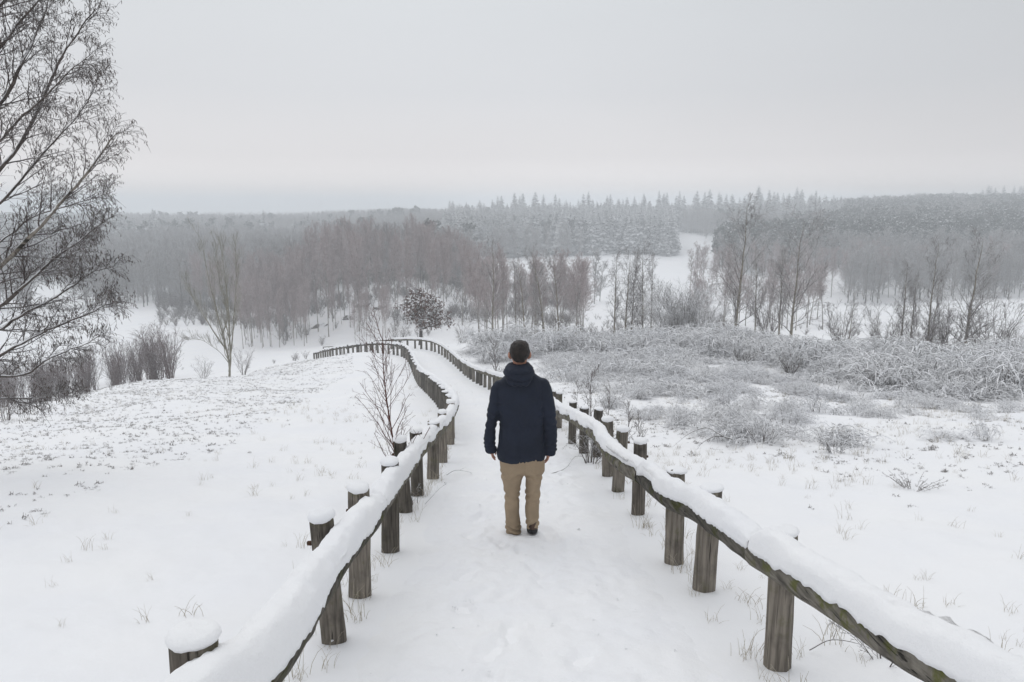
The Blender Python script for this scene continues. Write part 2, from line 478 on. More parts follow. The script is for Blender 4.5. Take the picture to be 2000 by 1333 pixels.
M['sapling'] = mat_bark('red sapling bark', (0.085, 0.032, 0.026), (0.13, 0.060, 0.048), snow=0.8, lo=0.55, hi=0.8, nscale=18.0)
M['willow'] = mat_bark('olive bark', (0.17, 0.155, 0.12), (0.31, 0.29, 0.235), snow=0.9, lo=0.3, hi=0.6, nscale=4.0)
M['bramble'] = mat_bark('bramble stem', (0.060, 0.048, 0.042), (0.115, 0.092, 0.080), snow=1.0, lo=-0.25, hi=0.18, nscale=6.0)
M['heather'] = mat_bark('heather stem', (0.085, 0.066, 0.056), (0.17, 0.138, 0.115), snow=0.9, lo=0.30, hi=0.7, nscale=30.0)
M['grass'] = mat_bark('dry grass', (0.30, 0.255, 0.185), (0.48, 0.43, 0.34), snow=0.35, lo=0.3, hi=0.8, nscale=30.0)
M['oak_leaf'] = mat_bark('brown oak leaf', (0.105, 0.066, 0.054), (0.17, 0.112, 0.094), snow=1.0, lo=0.12, hi=0.50, nscale=9.0)
M['needle'] = mat_bark('spruce needles', (0.028, 0.038, 0.036), (0.055, 0.068, 0.062), snow=0.75, lo=0.42, hi=0.85, nscale=1.6)
M['pine'] = mat_bark('pine needles', (0.035, 0.045, 0.040), (0.065, 0.076, 0.068), snow=0.75, lo=0.40, hi=0.85, nscale=1.6)
M['far_trunk'] = mat_bark('far trunk', (0.06, 0.054, 0.05), (0.11, 0.098, 0.09), snow=0.3, nscale=1.0)
M['rust'] = mat_bark('rusty iron', (0.045, 0.024, 0.016), (0.10, 0.050, 0.028), snow=0.0, nscale=60.0)
M['rock'] = mat_bark('dark rock', (0.07, 0.062, 0.055), (0.14, 0.125, 0.11), snow=1.0, lo=0.45, hi=0.65, nscale=3.0)

# ------------------------------------------------------------------ ground
def build_ground():
    fr = np.linspace(-52, 52, 560)
    rest = np.linspace(52, 308, 90)[1:-1]
    th = np.radians(np.concatenate([fr, rest]))
    r = np.concatenate([np.geomspace(0.6, 2.2, 12)[:-1], np.geomspace(2.2, 60, 330)[:-1], np.geomspace(60, 260, 110)[:-1], np.geomspace(260, 5500, 70)])
    R, T = np.meshgrid(r, th, indexing='ij')
    X = R * np.sin(T); Y = R * np.cos(T)
    Z = H(X, Y)
    V = np.stack([X, Y, Z], -1).reshape(-1, 3)
    n = len(th); idx = np.arange(len(r) * n).reshape(len(r), n)
    a = idx[:-1]; b = idx[1:]
    Fq = np.stack([a, b, np.roll(b, -1, 1), np.roll(a, -1, 1)], -1).reshape(-1, 4)
    c = len(V)
    V = np.concatenate([V, [[0, 0, Hs(0, 0)]]])
    F3 = np.stack([idx[0], np.roll(idx[0], -1), np.full(n, c)], -1)
    me = mesh_np('ground', V, [Fq[:, ::-1], F3[:, ::-1]], M['snow'])
    tag(link('ground', me), kind='structure')
build_ground()

def build_path():
    rg = rng_(5)
    ys = np.concatenate([np.linspace(1.2, 14, 430)[:-1], np.linspace(14, 46.5, 330)])
    ws = np.linspace(-1, 1, 84)
    Yg, Wg = np.meshgrid(ys, ws, indexing='ij')
    half = 1.12 + 0.05 * vnoise(Yg * 2.1, Wg * 0, 12)
    Xg = path_x(Yg) + Wg * half
    Z = H(Xg, Yg)
    edge = sstep(0.50, 1.0, np.abs(Wg))
    tr = 0.011 * fbm(Xg * 5.5, Yg * 3.5, 41, 4) + 0.012 * fbm(Xg * 14, Yg * 10, 51, 2)
    Z = Z + 0.026 + tr * (1 - edge) - 0.042 * edge
    # footprints
    side = 1
    y = 1.8
    while y < 30:
        for _ in range(2 if y < 12 else 1):
            cx = path_x(y) + side * 0.16 + rg.normal(0, 0.24); cy = y + rg.normal(0, 0.15); a = rg.normal(0, 0.25)
            dx = (Xg - cx); dy = (Yg - cy)
            lx = dx * math.cos(a) + dy * math.sin(a); ly = -dx * math.sin(a) + dy * math.cos(a)
            q = (lx / 0.062) ** 2 + (ly / 0.15) ** 2
            Z -= 0.026 * np.exp(-q ** 2) - 0.010 * np.exp(-((np.sqrt(q) - 1.45) / 0.28) ** 2)
            side = -side
        y += 0.36
    V = np.stack([Xg, Yg, Z], -1).reshape(-1, 3)
    idx = np.arange(len(ys) * len(ws)).reshape(len(ys), len(ws))
    Fq = np.stack([idx[:-1, :-1], idx[:-1, 1:], idx[1:, 1:], idx[1:, :-1]], -1).reshape(-1, 4)
    tag(link('path', mesh_np('path', V, [Fq], M['snow_path'])), kind='structure')
build_path()

# ------------------------------------------------------------------ fences
def post_mesh(rg, h, r, mat, tilt, sides=14, rings=9):
    """a round split post, sunk 0.2 m below the snow, base at the origin"""
    a = np.arange(sides) / sides * 2 * math.pi
    zs = np.linspace(-0.2, h, rings)
    prof = 1 + 0.05 * rg.normal(size=sides)
    flat = rg.random() * 6.28
    V = []
    for z in zs:
        rr = r * prof * (1 + 0.02 * rg.normal(size=sides)) * (1.04 - 0.06 * (z / h))
        rr = rr * (1 - 0.10 * np.clip(np.cos(a - flat), 0, 1) ** 3)
        V.append(np.stack([rr * np.cos(a) + tilt[0] * z, rr * np.sin(a) + tilt[1] * z, np.full(sides, z)], 1))
    V[-1][:, 2] += 0.008 * rg.normal(size=sides)
    V.append(V[-1] * [0.9, 0.9, 1] + [0.1 * tilt[0] * h, 0.1 * tilt[1] * h, 0.006])
    n = len(V); idx = np.arange(n * sides).reshape(n, sides)
    Fq = np.stack([idx[:-1], np.roll(idx[:-1], -1, 1), np.roll(idx[1:], -1, 1), idx[1:]], -1).reshape(-1, 4)
    V = np.concatenate(V + [[[tilt[0] * h, tilt[1] * h, h + 0.01]]])
    F3 = np.stack([idx[-1], np.roll(idx[-1], -1), np.full(sides, len(V) - 1)], -1)
    return mesh_np('post', V, [Fq, F3], mat)

def cap_mesh(rg, r, hh, c, sides=20):
    """a rounded pad of snow"""
    a = np.arange(sides) / sides * 2 * math.pi
    lump = 1 + 0.05 * np.sin(a * 2 + rg.random() * 6) + 0.03 * np.sin(a * 3 + rg.random() * 6)
    V = []
    for (rr, zz) in ((0.80, -0.006), (1.00, -0.006), (1.10, 0.16 * hh), (1.10, 0.42 * hh), (0.99, 0.70 * hh), (0.76, 0.89 * hh), (0.40, 0.985 * hh)):
        V.append(np.stack([r * rr * lump * np.cos(a), r * rr * lump * np.sin(a), zz + 0.002 * rg.normal(size=sides)], 1))
    n = len(V); idx = np.arange(n * sides).reshape(n, sides)
    Fq = np.stack([idx[:-1], np.roll(idx[:-1], -1, 1), np.roll(idx[1:], -1, 1), idx[1:]], -1).reshape(-1, 4)
    V = np.concatenate(V + [[[0, 0, hh]]])
    F3 = np.stack([idx[-1], np.roll(idx[-1], -1), np.full(sides, len(V) - 1)], -1)
    return mesh_np('snow_cap', V + np.asarray(c), [Fq, F3], M['snow_cap'])

def resample(P, step):
    d = np.concatenate([[0], np.cumsum(np.linalg.norm(np.diff(P, axis=0), axis=1))])
    n = max(4, int(d[-1] / step))
    q = np.linspace(0, d[-1], n)
    return np.stack([np.interp(q, d, P[:, k]) for k in range(3)], 1), q

def catmull(P, sub=8):
    P = np.asarray(P, float)
    Q = np.concatenate([[2 * P[0] - P[1]], P, [2 * P[-1] - P[-2]]])
    out = []
    for i in range(1, len(Q) - 2):
        for t in np.arange(sub) / sub:
            out.append(0.5 * ((2 * Q[i]) + (-Q[i - 1] + Q[i + 1]) * t + (2 * Q[i - 1] - 5 * Q[i] + 4 * Q[i + 1] - Q[i + 2]) * t * t + (-Q[i - 1] + 3 * Q[i] - 3 * Q[i + 1] + Q[i + 2]) * t ** 3))
    out.append(P[-1])
    return np.array(out)

def rail_objs(rg, P, r, fence, snow_h, snow_w, step, sides=14):
    """one log of the rail with the snow lying on it; its origin at its first end"""
    o = P[0].copy()
    Q, q = resample(P, step)
    Q = Q - o
    n = len(Q)
    T = np.gradient(Q, axis=0); T /= np.linalg.norm(T, axis=1, keepdims=True)
    A = np.cross(T, [0, 0, 1.0]); A /= np.linalg.norm(A, axis=1, keepdims=True)
    B = np.cross(A, T)
    a = np.arange(sides) / sides * 2 * math.pi
    ph = rg.random() * 50
    rr = r * (1 + 0.10 * vnoise(q * 1.3 + ph, 0 * q, 4) + 0.05 * vnoise(q * 5 + ph, 0 * q, 5))
    lump = 1 + 0.05 * np.array([vnoise(q * 9 + ph, np.full(n, k * 1.7), 6) for k in range(sides)]).T
    V = Q[:, None] + (A[:, None] * np.cos(a)[None, :, None] + B[:, None] * np.sin(a)[None, :, None]) * (rr[:, None] * lump)[..., None]
    idx = np.arange(n * sides).reshape(n, sides)
    Fq = np.stack([idx[:-1], np.roll(idx[:-1], -1, 1), np.roll(idx[1:], -1, 1), idx[1:]], -1).reshape(-1, 4)
    V = np.concatenate([V.reshape(-1, 3), Q[:1], Q[-1:]])
    F3 = np.concatenate([np.stack([idx[0], np.roll(idx[0], -1), np.full(sides, n * sides)], -1), np.stack([idx[-1], np.roll(idx[-1], -1), np.full(sides, n * sides + 1)], -1)])
    ro = link('rail', mesh_np('rail', V, [Fq, F3], M['rail']), fence, o)
    # snow: sits on the upper half of the log, ragged lower edges, soft round top
    ks = 19
    b = np.linspace(-0.16, math.pi + 0.16, ks)
    S1 = []
    endf = np.clip(np.minimum(q, q[-1] - q) / 0.14, 0, 1) ** 0.5
    hvar = (1 + 0.17 * vnoise(q * 1.6 + ph, 0 * q, 14) + 0.08 * vnoise(q * 6 + ph, 0 * q, 15)) * (0.35 + 0.65 * endf)
    for k in range(ks):
        c_, s_ = math.cos(b[k]), math.sin(b[k])
        edge = abs(c_) ** 10
        ww = snow_w * np.sign(c_) * abs(c_) ** 0.75 * (1 + 0.10 * vnoise(q * 3 + ph, np.full(n, k * 0.35), 16)) * (0.8 + 0.2 * endf)
        hh = (snow_h + r * 0.55) * hvar * max(s_, 0) ** 0.72
        sd_ = 7.0 * (k > 9)
        rag = (0.007 * vnoise(q * 41 + ph, 0 * q + sd_, 18) + 0.006 * vnoise(q * 17.3 + 2 * ph, 0 * q + sd_, 24) + 0.012 * vnoise(q * 3.7 + ph, 0 * q + sd_, 19) + 0.045 * sstep(0.35, 0.75, vnoise(q * 2.3 + 3 * ph, 0 * q + sd_, 25))) if s_ < 0.35 else 0 * q
        base = r * 0.78
        z = base + hh + rag + (0.35 * r * min(s_, 0) * 4) + 0.008 * vnoise(q * 14 + ph, np.full(n, k * 0.8), 22) + 0.004 * vnoise(q * 40 + ph, np.full(n, k * 1.6), 23)
        S1.append(Q + A * ww[:, None] + np.array([0, 0, 1.0]) * z[:, None])
    S1 = np.stack(S1, 1)
    bot = Q + np.array([0, 0, 1.0]) * (r * 0.6)
    ring = np.concatenate([S1, bot[:, None]], 1); m = ks + 1
    idx = np.arange(n * m).reshape(n, m)
    Fq = np.stack([idx[:-1], np.roll(idx[:-1], -1, 1), np.roll(idx[1:], -1, 1), idx[1:]], -1).reshape(-1, 4)
    V = np.concatenate([ring.reshape(-1, 3), ring[0].mean(0)[None], ring[-1].mean(0)[None]])
    F3 = np.concatenate([np.stack([idx[0], np.roll(idx[0], -1), np.full(m, n * m)], -1), np.stack([idx[-1], np.roll(idx[-1], -1), np.full(m, n * m + 1)], -1)])
    link('snow_cover', mesh_np('snow_cover', V, [Fq, F3], M['snow_cap']), ro)
    return ro

def ray_at_height(px, row, hgt, y0, y1):
    """where the sight line through a photo pixel is hgt above the snow"""
    Y = np.linspace(y0, y1, 1200)
    z = EYE - Y * ray_tan(row)
    d = z - (H0(ux(px, row) * Y, Y) + hgt)
    k = np.where((d[:-1] > 0) & (d[1:] <= 0))[0]
    if len(k) == 0: k = [int(np.argmin(np.abs(d)))]
    return at(px, row, Y[k[0]])

def build_fence(name, label, group, posts, rail_pts, side, seed, cuts, post_r=0.068):
    """posts: (x, y, height); rail_pts: world points of the log's centre line; side: +1 when the path lies towards +x"""
    rg = rng_(seed)
    x0, y0 = posts[0][0], posts[0][1]
    f = thing(name, label, 'fence', (x0, y0, Hs(x0, y0)), 0, group)
    base = np.array(f.location)
    for (x, y, h) in posts:
        z = Hs(x, y)
        near = y < 16
        tilt = (rg.normal(0, 0.02), rg.normal(0, 0.02))
        r = post_r * (0.94 + 0.14 * rg.random())
        p = link('post', post_mesh(rg, h, r, M['post'] if near else M['post_far'], tilt, 14 if near else 8, 9 if near else 4), f, np.array((x, y, z)) - base)
        p.rotation_euler = (0, 0, rg.random() * 6.28)
        tx, ty = tilt[0] * h, tilt[1] * h
        if y < 12:                                             # head of the bolt that holds the rail, on the outer face
            g = Geo(); a_ = -p.rotation_euler[2]
            d_ = np.array((-side * math.cos(a_), -side * math.sin(a_), 0)); c_ = d_ * r * 0.9 + np.array((tx, ty, h - 0.15))
            g.tubes(np.stack([c_, c_ + d_ * 0.020, c_ + d_ * 0.024]), np.array([0.014, 0.013, 0.006]), 8, True)
            link('bolt', g.mesh('bolt', M['rust']), p)
        link('snow_cap', cap_mesh(rg, r, (0.022 + 0.030 * rg.random()), (tx, ty, h), 20 if near else 10), p)
    P = catmull(rail_pts, 8)
    ymid = P[:, 1]
    for (ya, yb) in cuts:
        seg = P[(np.arange(len(P)) >= ya) & (np.arange(len(P)) <= yb)]
        if len(seg) < 3: continue
        far = seg[:, 1].mean()
        r = 0.066 * (0.95 + 0.12 * rg.random())
        ro = rail_objs(rg, seg - base, r, f, 0.085 if side < 0 else 0.095, 0.071 if side < 0 else 0.078, 0.018 if far < 10 else (0.08 if far < 20 else 0.2), 14 if far < 14 else 8)
    return f

def px_posts(lst, h):
    out = []
    for (px, row, Y) in lst:
        out.append((ux(px, row) * Y, Y, h))
    return out

def solve_ground(px, row, y0=1.0, y1=60):
    p = ray_at_height(px, row, 0.0, y0, y1)
    return p[0], p[1]

def curve_len_posts(rg, pts, y_from, y_to, spacing, h):
    P = catmull(np.array([(a, b, 0) for a, b in pts]), 10)
    d = np.concatenate([[0], np.cumsum(np.linalg.norm(np.diff(P, axis=0), axis=1))])
    out = []; s = 0
    while s < d[-1]:
        x = np.interp(s, d, P[:, 0]); y = np.interp(s, d, P[:, 1])
        out.append((x, y, h * (0.95 + 0.1 * rg.random()), s)); s += spacing * (0.8 + 0.4 * rg.random())
    return out

# left fence: near posts from their feet in the photograph, the far run along the curve of the path
rgf = rng_(77)
LN = [(-0.98, 1.95, 0.79)] + [(*solve_ground(px, row, 1, 30), 0.77) for px, row in ((653, 1252), (703, 1163), (762, 1075), (793, 1000), (816, 968), (846, 934), (866, 903), (880, 868))]
lx = LN[-1]
LFAR = [(lx[0], lx[1]), (-1.30, 14.5), (-1.95, 19.0), (-2.75, 23.5), (-3.75, 28.5), (-4.6, 33), (-5.55, 38), (-6.6, 41.5), (-8.3, 44.2), (-10.6, 47.5), (-13.2, 51.5), (-16.2, 57)]
lfar = curve_len_posts(rgf, LFAR, 0, 0, 0.80, 0.70)[1:]
left_posts = LN + [(a, b, c) for a, b, c, d in lfar]
RL = []
for (px, row) in ((300, 1480), (420, 1390), (529, 1297), (618, 1165), (670, 1087), (712, 1032), (760, 964), (792, 922), (831, 869), (853, 848), (873, 824), (884, 806)):
    RL.append(ray_at_height(px, row, 0.56, 1.0, 25))
RL = np.array(RL)
far_r = [np.array((a + 0.10, b, Hs(a, b) + 0.60)) for a, b in LFAR[1:]]
rail_left = np.concatenate([RL, far_r])
nl = (len(rail_left) - 1) * 8

# right fence
RN = [(*solve_ground(px, row, 1, 30), 0.75) for px, row in ((1517, 1302), (1375, 1150), (1317, 1098), (1246, 1003), (1207, 958), (1187, 930), (1165, 893), (1140, 885), (1117, 866), (1091, 836))]
rx = RN[-1]
RFAR = [(rx[0], rx[1]), (0.75, 17.5), (0.2, 20.5), (-0.7, 24.5), (-1.55, 29), (-2.3, 33), (-3.1, 37), (-4.1, 41), (-5.2, 44), (-7.0, 46.8), (-9.5, 49.5), (-12.5, 53.5)]
rfar = curve_len_posts(rgf, RFAR, 0, 0, 0.95, 0.70)[1:]
right_posts = RN + [(a, b, c) for a, b, c, d in rfar]
RR = []
for (px, row) in ((2150, 1500), (1998, 1403), (1850, 1312), (1760, 1262), (1670, 1204), (1556, 1132), (1502, 1097), (1460, 1070), (1435, 1052), (1390, 1019), (1360, 998), (1321, 982), (1288, 962), (1255, 932), (1228, 917), (1201, 898), (1180, 872), (1162, 848), (1111, 815), (1085, 801)):
    RR.append(ray_at_height(px, row, 0.58, 1.0, 25))
RR = np.array(RR)
far_rr = [np.array((a - 0.10, b, Hs(a, b) + 0.60)) for a, b in RFAR[1:]]
rail_right = np.concatenate([RR, far_rr])
nr = (len(rail_right) - 1) * 8
DEBUG = False
if DEBUG:
    for n_, A_ in (('LN', LN), ('RN', RN), ('RL', RL), ('RR', RR)):
        print(n_, [tuple(round(float(v), 2) for v in p) for p in A_])

def cuts(total, per): 
    out = []; a = 0
    while a < total:
        b = min(total, a + per)
        if total - b < per * 0.4: b = total
        out.append((a, b)); a = b
    return out
build_fence('wooden_fence', 'weathered post and log rail fence under thick snow on the left of the path', None, left_posts, rail_left, 1, 11, cuts(nl, 44))
build_fence('wooden_fence', 'mossy post and log rail fence under thick snow on the right of the path', None, right_posts, rail_right, -1, 12, cuts(nr, 52))

def low_rail(label, pts, seed):
    rg = rng_(seed)
    P = np.array([(ux(px, 690) * Y, Y, 0) for px, Y in pts])
    f = thing('low_rail', label, 'fence', (P[0, 0], P[0, 1], Hs(P[0, 0], P[0, 1])), 0)
    base = np.array(f.location)
    top = []
    for p in P:
        z = Hs(p[0], p[1])
        g = Geo(); g.tubes(np.array([[0, 0, -0.3], [0, 0, 0.4], [0, 0, 0.95]]), np.full(3, 0.05), 6, True)
        link('post', g.mesh('post', M['post_far']), f, np.array((p[0], p[1], z)) - base)
        top.append((p[0], p[1], z + 0.95))
    top = np.array(top) - base
    g = Geo(); g.tubes(top, np.full(len(top), 0.05), 6, True); ro = link('rail', g.mesh('rail', M['post_far']), f)
    g = Geo(); g.tubes(top + [0, 0, 0.055], np.full(len(top), 0.045), 6, True); link('snow_cover', g.mesh('snow_cover', M['snow_cap']), ro)
low_rail('thin low rail on slim posts beyond the bend of the fence', [(632, 74), (643, 75), (656, 76), (668, 77), (681, 78)], 3)

# ------------------------------------------------------------------ plants: prototypes
def birch_proto(seed, h=10.0, r=0.09, n1=34, droop=0.25, width=0.26, lean=0.03, start=0.12, twig='twig', lower_arch=0.5, per2=9, per3=5, lod=1.7, bark='birch', stems=1, up=50, limb='birch_limb'):
    """returns (trunk mesh, crown mesh): a bare tree, trunk and boughs apart from the fine twigs"""
    rg = rng_(seed)
    gt = Geo(); gl = Geo(); gc = Geo()
    for st in range(stems):
        hh = h * (1 if st == 0 else 0.75 + 0.2 * rg.random())
        s = np.linspace(0, 1, 13)
        ld = rg.normal(size=2) * lean * hh + (0 if stems == 1 else rg.normal(size=2) * 0.10 * hh)
        P = np.stack([ld[0] * s ** 1.4 + 0.012 * hh * np.cumsum(rg.normal(size=13)) * s * 0.4, ld[1] * s ** 1.4 + 0.012 * hh * np.cumsum(rg.normal(size=13)) * s * 0.4, hh * s], 1)
        P[:, 2] -= 0.25 * (1 - s)
        R = r * (1 - 0.93 * s ** 0.9); R[0] *= 1.25
        gt.tubes(P, R, 7)
        n = int(n1 / (1 if stems == 1 else stems * 0.7))
        B, BR = sprout(rg, P[None], R[None], n, start, 0.97, up, hh * width, 7, bend=0.0, wob=0.035, rk=0.42, rend=0.30, rmin=0.0062 * lod, lenfall=0.55, updir=0.25)
        tt = (B[:, 0, 2]) / hh
        L = np.linalg.norm(B[:, -1] - B[:, 0], axis=1)
        ss = np.linspace(0, 1, 7)
        low = np.clip(0.62 - tt, 0, 1) / 0.62
        B[:, :, 2] += (L * (0.22 - 0.95 * low * lower_arch))[:, None] * (ss ** 2.2)[None]
        gl.tubes(B, BR, 4)
        C, CR = sprout(rg, B, BR, per2, 0.22, 1.0, 42, L * 0.52, 5, bend=-0.10 - droop * 0.3, wob=0.06, rk=0.55, rend=0.4, rmin=0.0045 * lod, lenfall=0.5, updir=0.12)
        gc.tubes(C, CR, 3)
        D, DR = sprout(rg, C, CR, per3, 0.2, 1.0, 38, np.repeat(L, per2) * 0.27, 4, bend=-droop * 0.5, wob=0.06, rk=0.6, rend=0.5, rmin=0.0038 * lod, lenfall=0.4)
        gc.tubes(D, DR, 3)
        # fine leader twigs
        D, DR = sprout(rg, P[None], R[None], 18, 0.55, 1.0, 30, hh * 0.10, 4, bend=0.05, wob=0.05, rk=0.5, rend=0.4, rmin=0.004 * lod, lenfall=0.4)
        gc.tubes(D, DR, 3)
    k_ = h / max(v[:, 2].max() for v in gc.V + gt.V + gl.V)          # the topmost twig ends at h
    for g_ in (gt, gl, gc): g_.V = [v * k_ for v in g_.V]
    gt_mesh = gt.mesh('trunk', M[bark]); gl_mesh = gl.mesh('boughs', M[limb])
    return gt_mesh, gl_mesh, gc.mesh('crown', M[twig])

def place_tree(proto, name, label, cat, loc, rz, scale, group=None):
    t = thing(name, label, cat, loc, rz, group, scale)
    for nm, me in zip(('trunk', 'boughs', 'crown'), proto):
        link(nm, me, t)
    return t

def shrub_mesh(seed, h=2.2, stems=14, spread=0.5, mat='twig', per=7, per2=4, rmin=0.004, arch=0.0, r0=0.016, n=6):
    rg = rng_(seed); g = Geo()
    az = rg.random(stems) * 6.283; out = spread * (0.25 + 0.75 * rg.random(stems)); hh = h * (0.6 + 0.45 * rg.random(stems))
    s = np.linspace(0, 1, n)
    P = np.zeros((stems, n, 3))
    P[:, :, 0] = (np.cos(az) * (0.12 * spread))[:, None] + (np.cos(az) * out)[:, None] * s ** 1.2
    P[:, :, 1] = (np.sin(az) * (0.12 * spread))[:, None] + (np.sin(az) * out)[:, None] * s ** 1.2
    P[:, :, 2] = hh[:, None] * (s + arch * (0.9 * s - 1.7 * s ** 2.2)) - 0.1 * (1 - s)
    P[:, 1:] += rg.normal(size=(stems, n - 1, 3)) * 0.02 * h
    R = r0 * (0.6 + 0.6 * rg.random(stems))[:, None] * (1 - 0.75 * s)[None]
    R = np.maximum(R, rmin)
    g.tubes(P, R, 4)
    L = hh
    B, BR = sprout(rg, P, R, per, 0.2, 1.0, 36, L * 0.36, 4, bend=-0.05 - 0.3 * arch, rk=0.6, rmin=rmin, updir=0.1)
    g.tubes(B, BR, 3)
    if per2:
        C, CR = sprout(rg, B, BR, per2, 0.2, 1.0, 36, np.repeat(L, per) * 0.15, 3, bend=-0.05 - 0.2 * arch, rk=0.7, rmin=rmin * 0.85)
        g.tubes(C, CR, 3)
    return g.mesh('shrub', M[mat])

def conifer_proto(seed, h=20.0, wid=0.16, lod=1.0, mat='needle'):
    rg = rng_(seed); gt = Geo(); g = Geo()
    s = np.linspace(0, 1, 6)
    P = np.stack([0 * s, 0 * s, h * s], 1); P[1:5, :2] += rg.normal(size=(4, 2)) * 0.006 * h
    gt.tubes(P, 0.011 * h * (1 - 0.95 * s), 6)
    z = 0.06
    V = []; F = []
    while z < 0.985:
        n = int(7 + 3 * rg.random())
        rad = wid * h * (1 - z) ** 0.80 * (0.85 + 0.3 * rg.random()) + 0.012 * h
        if z < 0.2: rad *= 0.75 + z
        a0 = rg.random() * 6.28
        for k in range(n):
            a = a0 + 6.283 * k / n + rg.normal() * 0.2
            R_ = rad * (0.7 + 0.5 * rg.random())
            dz = -0.28 * R_ + 0.15 * rg.normal() * R_
            c, s_ = math.cos(a), math.sin(a)
            w = 0.30 * R_ * (0.8 + 0.5 * rg.random())
            b = len(V)
            z0 = z * h + 0.004 * h * rg.normal()
            px_, py_ = -s_, c
            V += [(0, 0, z0 + 0.06 * R_),
                  (c * R_ * .5 + px_ * w, s_ * R_ * .5 + py_ * w, z0 + dz * .45 - .10 * R_),
                  (c * R_ * .5, s_ * R_ * .5, z0 + dz * .35 + .05 * R_),
                  (c * R_ * .5 - px_ * w, s_ * R_ * .5 - py_ * w, z0 + dz * .45 - .10 * R_),
                  (c * R_, s_ * R_, z0 + dz + 0.04 * R_),
                  (c * R_ * .88 + px_ * w * .75, s_ * R_ * .88 + py_ * w * .75, z0 + dz * .95 - .08 * R_),
                  (c * R_ * .88 - px_ * w * .75, s_ * R_ * .88 - py_ * w * .75, z0 + dz * .95 - .08 * R_)]
            F += [(b, b + 1, b + 2), (b, b + 2, b + 3), (b + 2, b + 1, b + 5), (b + 2, b + 5, b + 4), (b + 2, b + 4, b + 6), (b + 2, b + 6, b + 3)]
        z += (0.030 + 0.012 * rg.random()) * (1.0 if z < 0.8 else 0.75)
    g.raw(np.array(V), None, np.array(F))
    return gt.mesh('trunk', M['far_trunk']), g.mesh('crown', M[mat], smooth=False)

def pine_proto(seed, h=14.0):
    rg = rng_(seed); gt = Geo(); g = Geo()
    s = np.linspace(0, 1, 7)
    P = np.stack([rg.normal() * 0.04 * h * s ** 2, rg.normal() * 0.04 * h * s ** 2, h * s * 0.95], 1)
    R = 0.014 * h * (1 - 0.8 * s); gt.tubes(P, R, 6)
    B, BR = sprout(rg, P[None], R[None], 26, 0.38, 1.0, 62, h * 0.24, 5, bend=0.05, rk=0.5, rmin=0.02, updir=0.15)
    gt.tubes(B, BR, 4)
    n = 620
    k = rg.integers(0, len(B), n); t = 0.35 + 0.65 * rg.random(n)
    f = t * 4; i = np.clip(f.astype(int), 0, 3); f -= i
    c = B[k, i] * (1 - f)[:, None] + B[k, i + 1] * f[:, None] + rg.normal(size=(n, 3)) * 0.022 * h
    # each tuft: three crossed ragged blades
    V = []; F = []
    sz = h * 0.030 * (0.6 + 0.8 * rg.random(n))
    for j in range(n):
        for q in range(3):
            d = rg.normal(size=3); d[2] = abs(d[2]) * 0.5; d /= np.linalg.norm(d)
            e_ = np.cross(d, rg.normal(size=3)); e_ /= np.linalg.norm(e_)
            b = len(V)
            V += [c[j] - e_ * sz[j] * 0.7, c[j] + e_ * sz[j] * 0.7, c[j] + d * sz[j] * 1.3]
            F.append((b, b + 1, b + 2))
    g.raw(np.array(V), None, np.array(F))
    return gt.mesh('trunk', M['far_trunk']), g.mesh('crown', M['pine'], smooth=False)

def joined(meshes, name):
    """one mesh out of several, keeping their materials"""
    bm = bmesh.new(); mats = []
    for me in meshes:
        n0 = len(bm.faces)
        bm.from_mesh(me)
        bm.faces.ensure_lookup_table()
        k = len(mats); mats.append(me.materials[0])
        for f in bm.faces[n0:]: f.material_index = k
    out = bpy.data.meshes.new(name); bm.to_mesh(out); bm.free()
    for m in mats: out.materials.append(m)
    return out

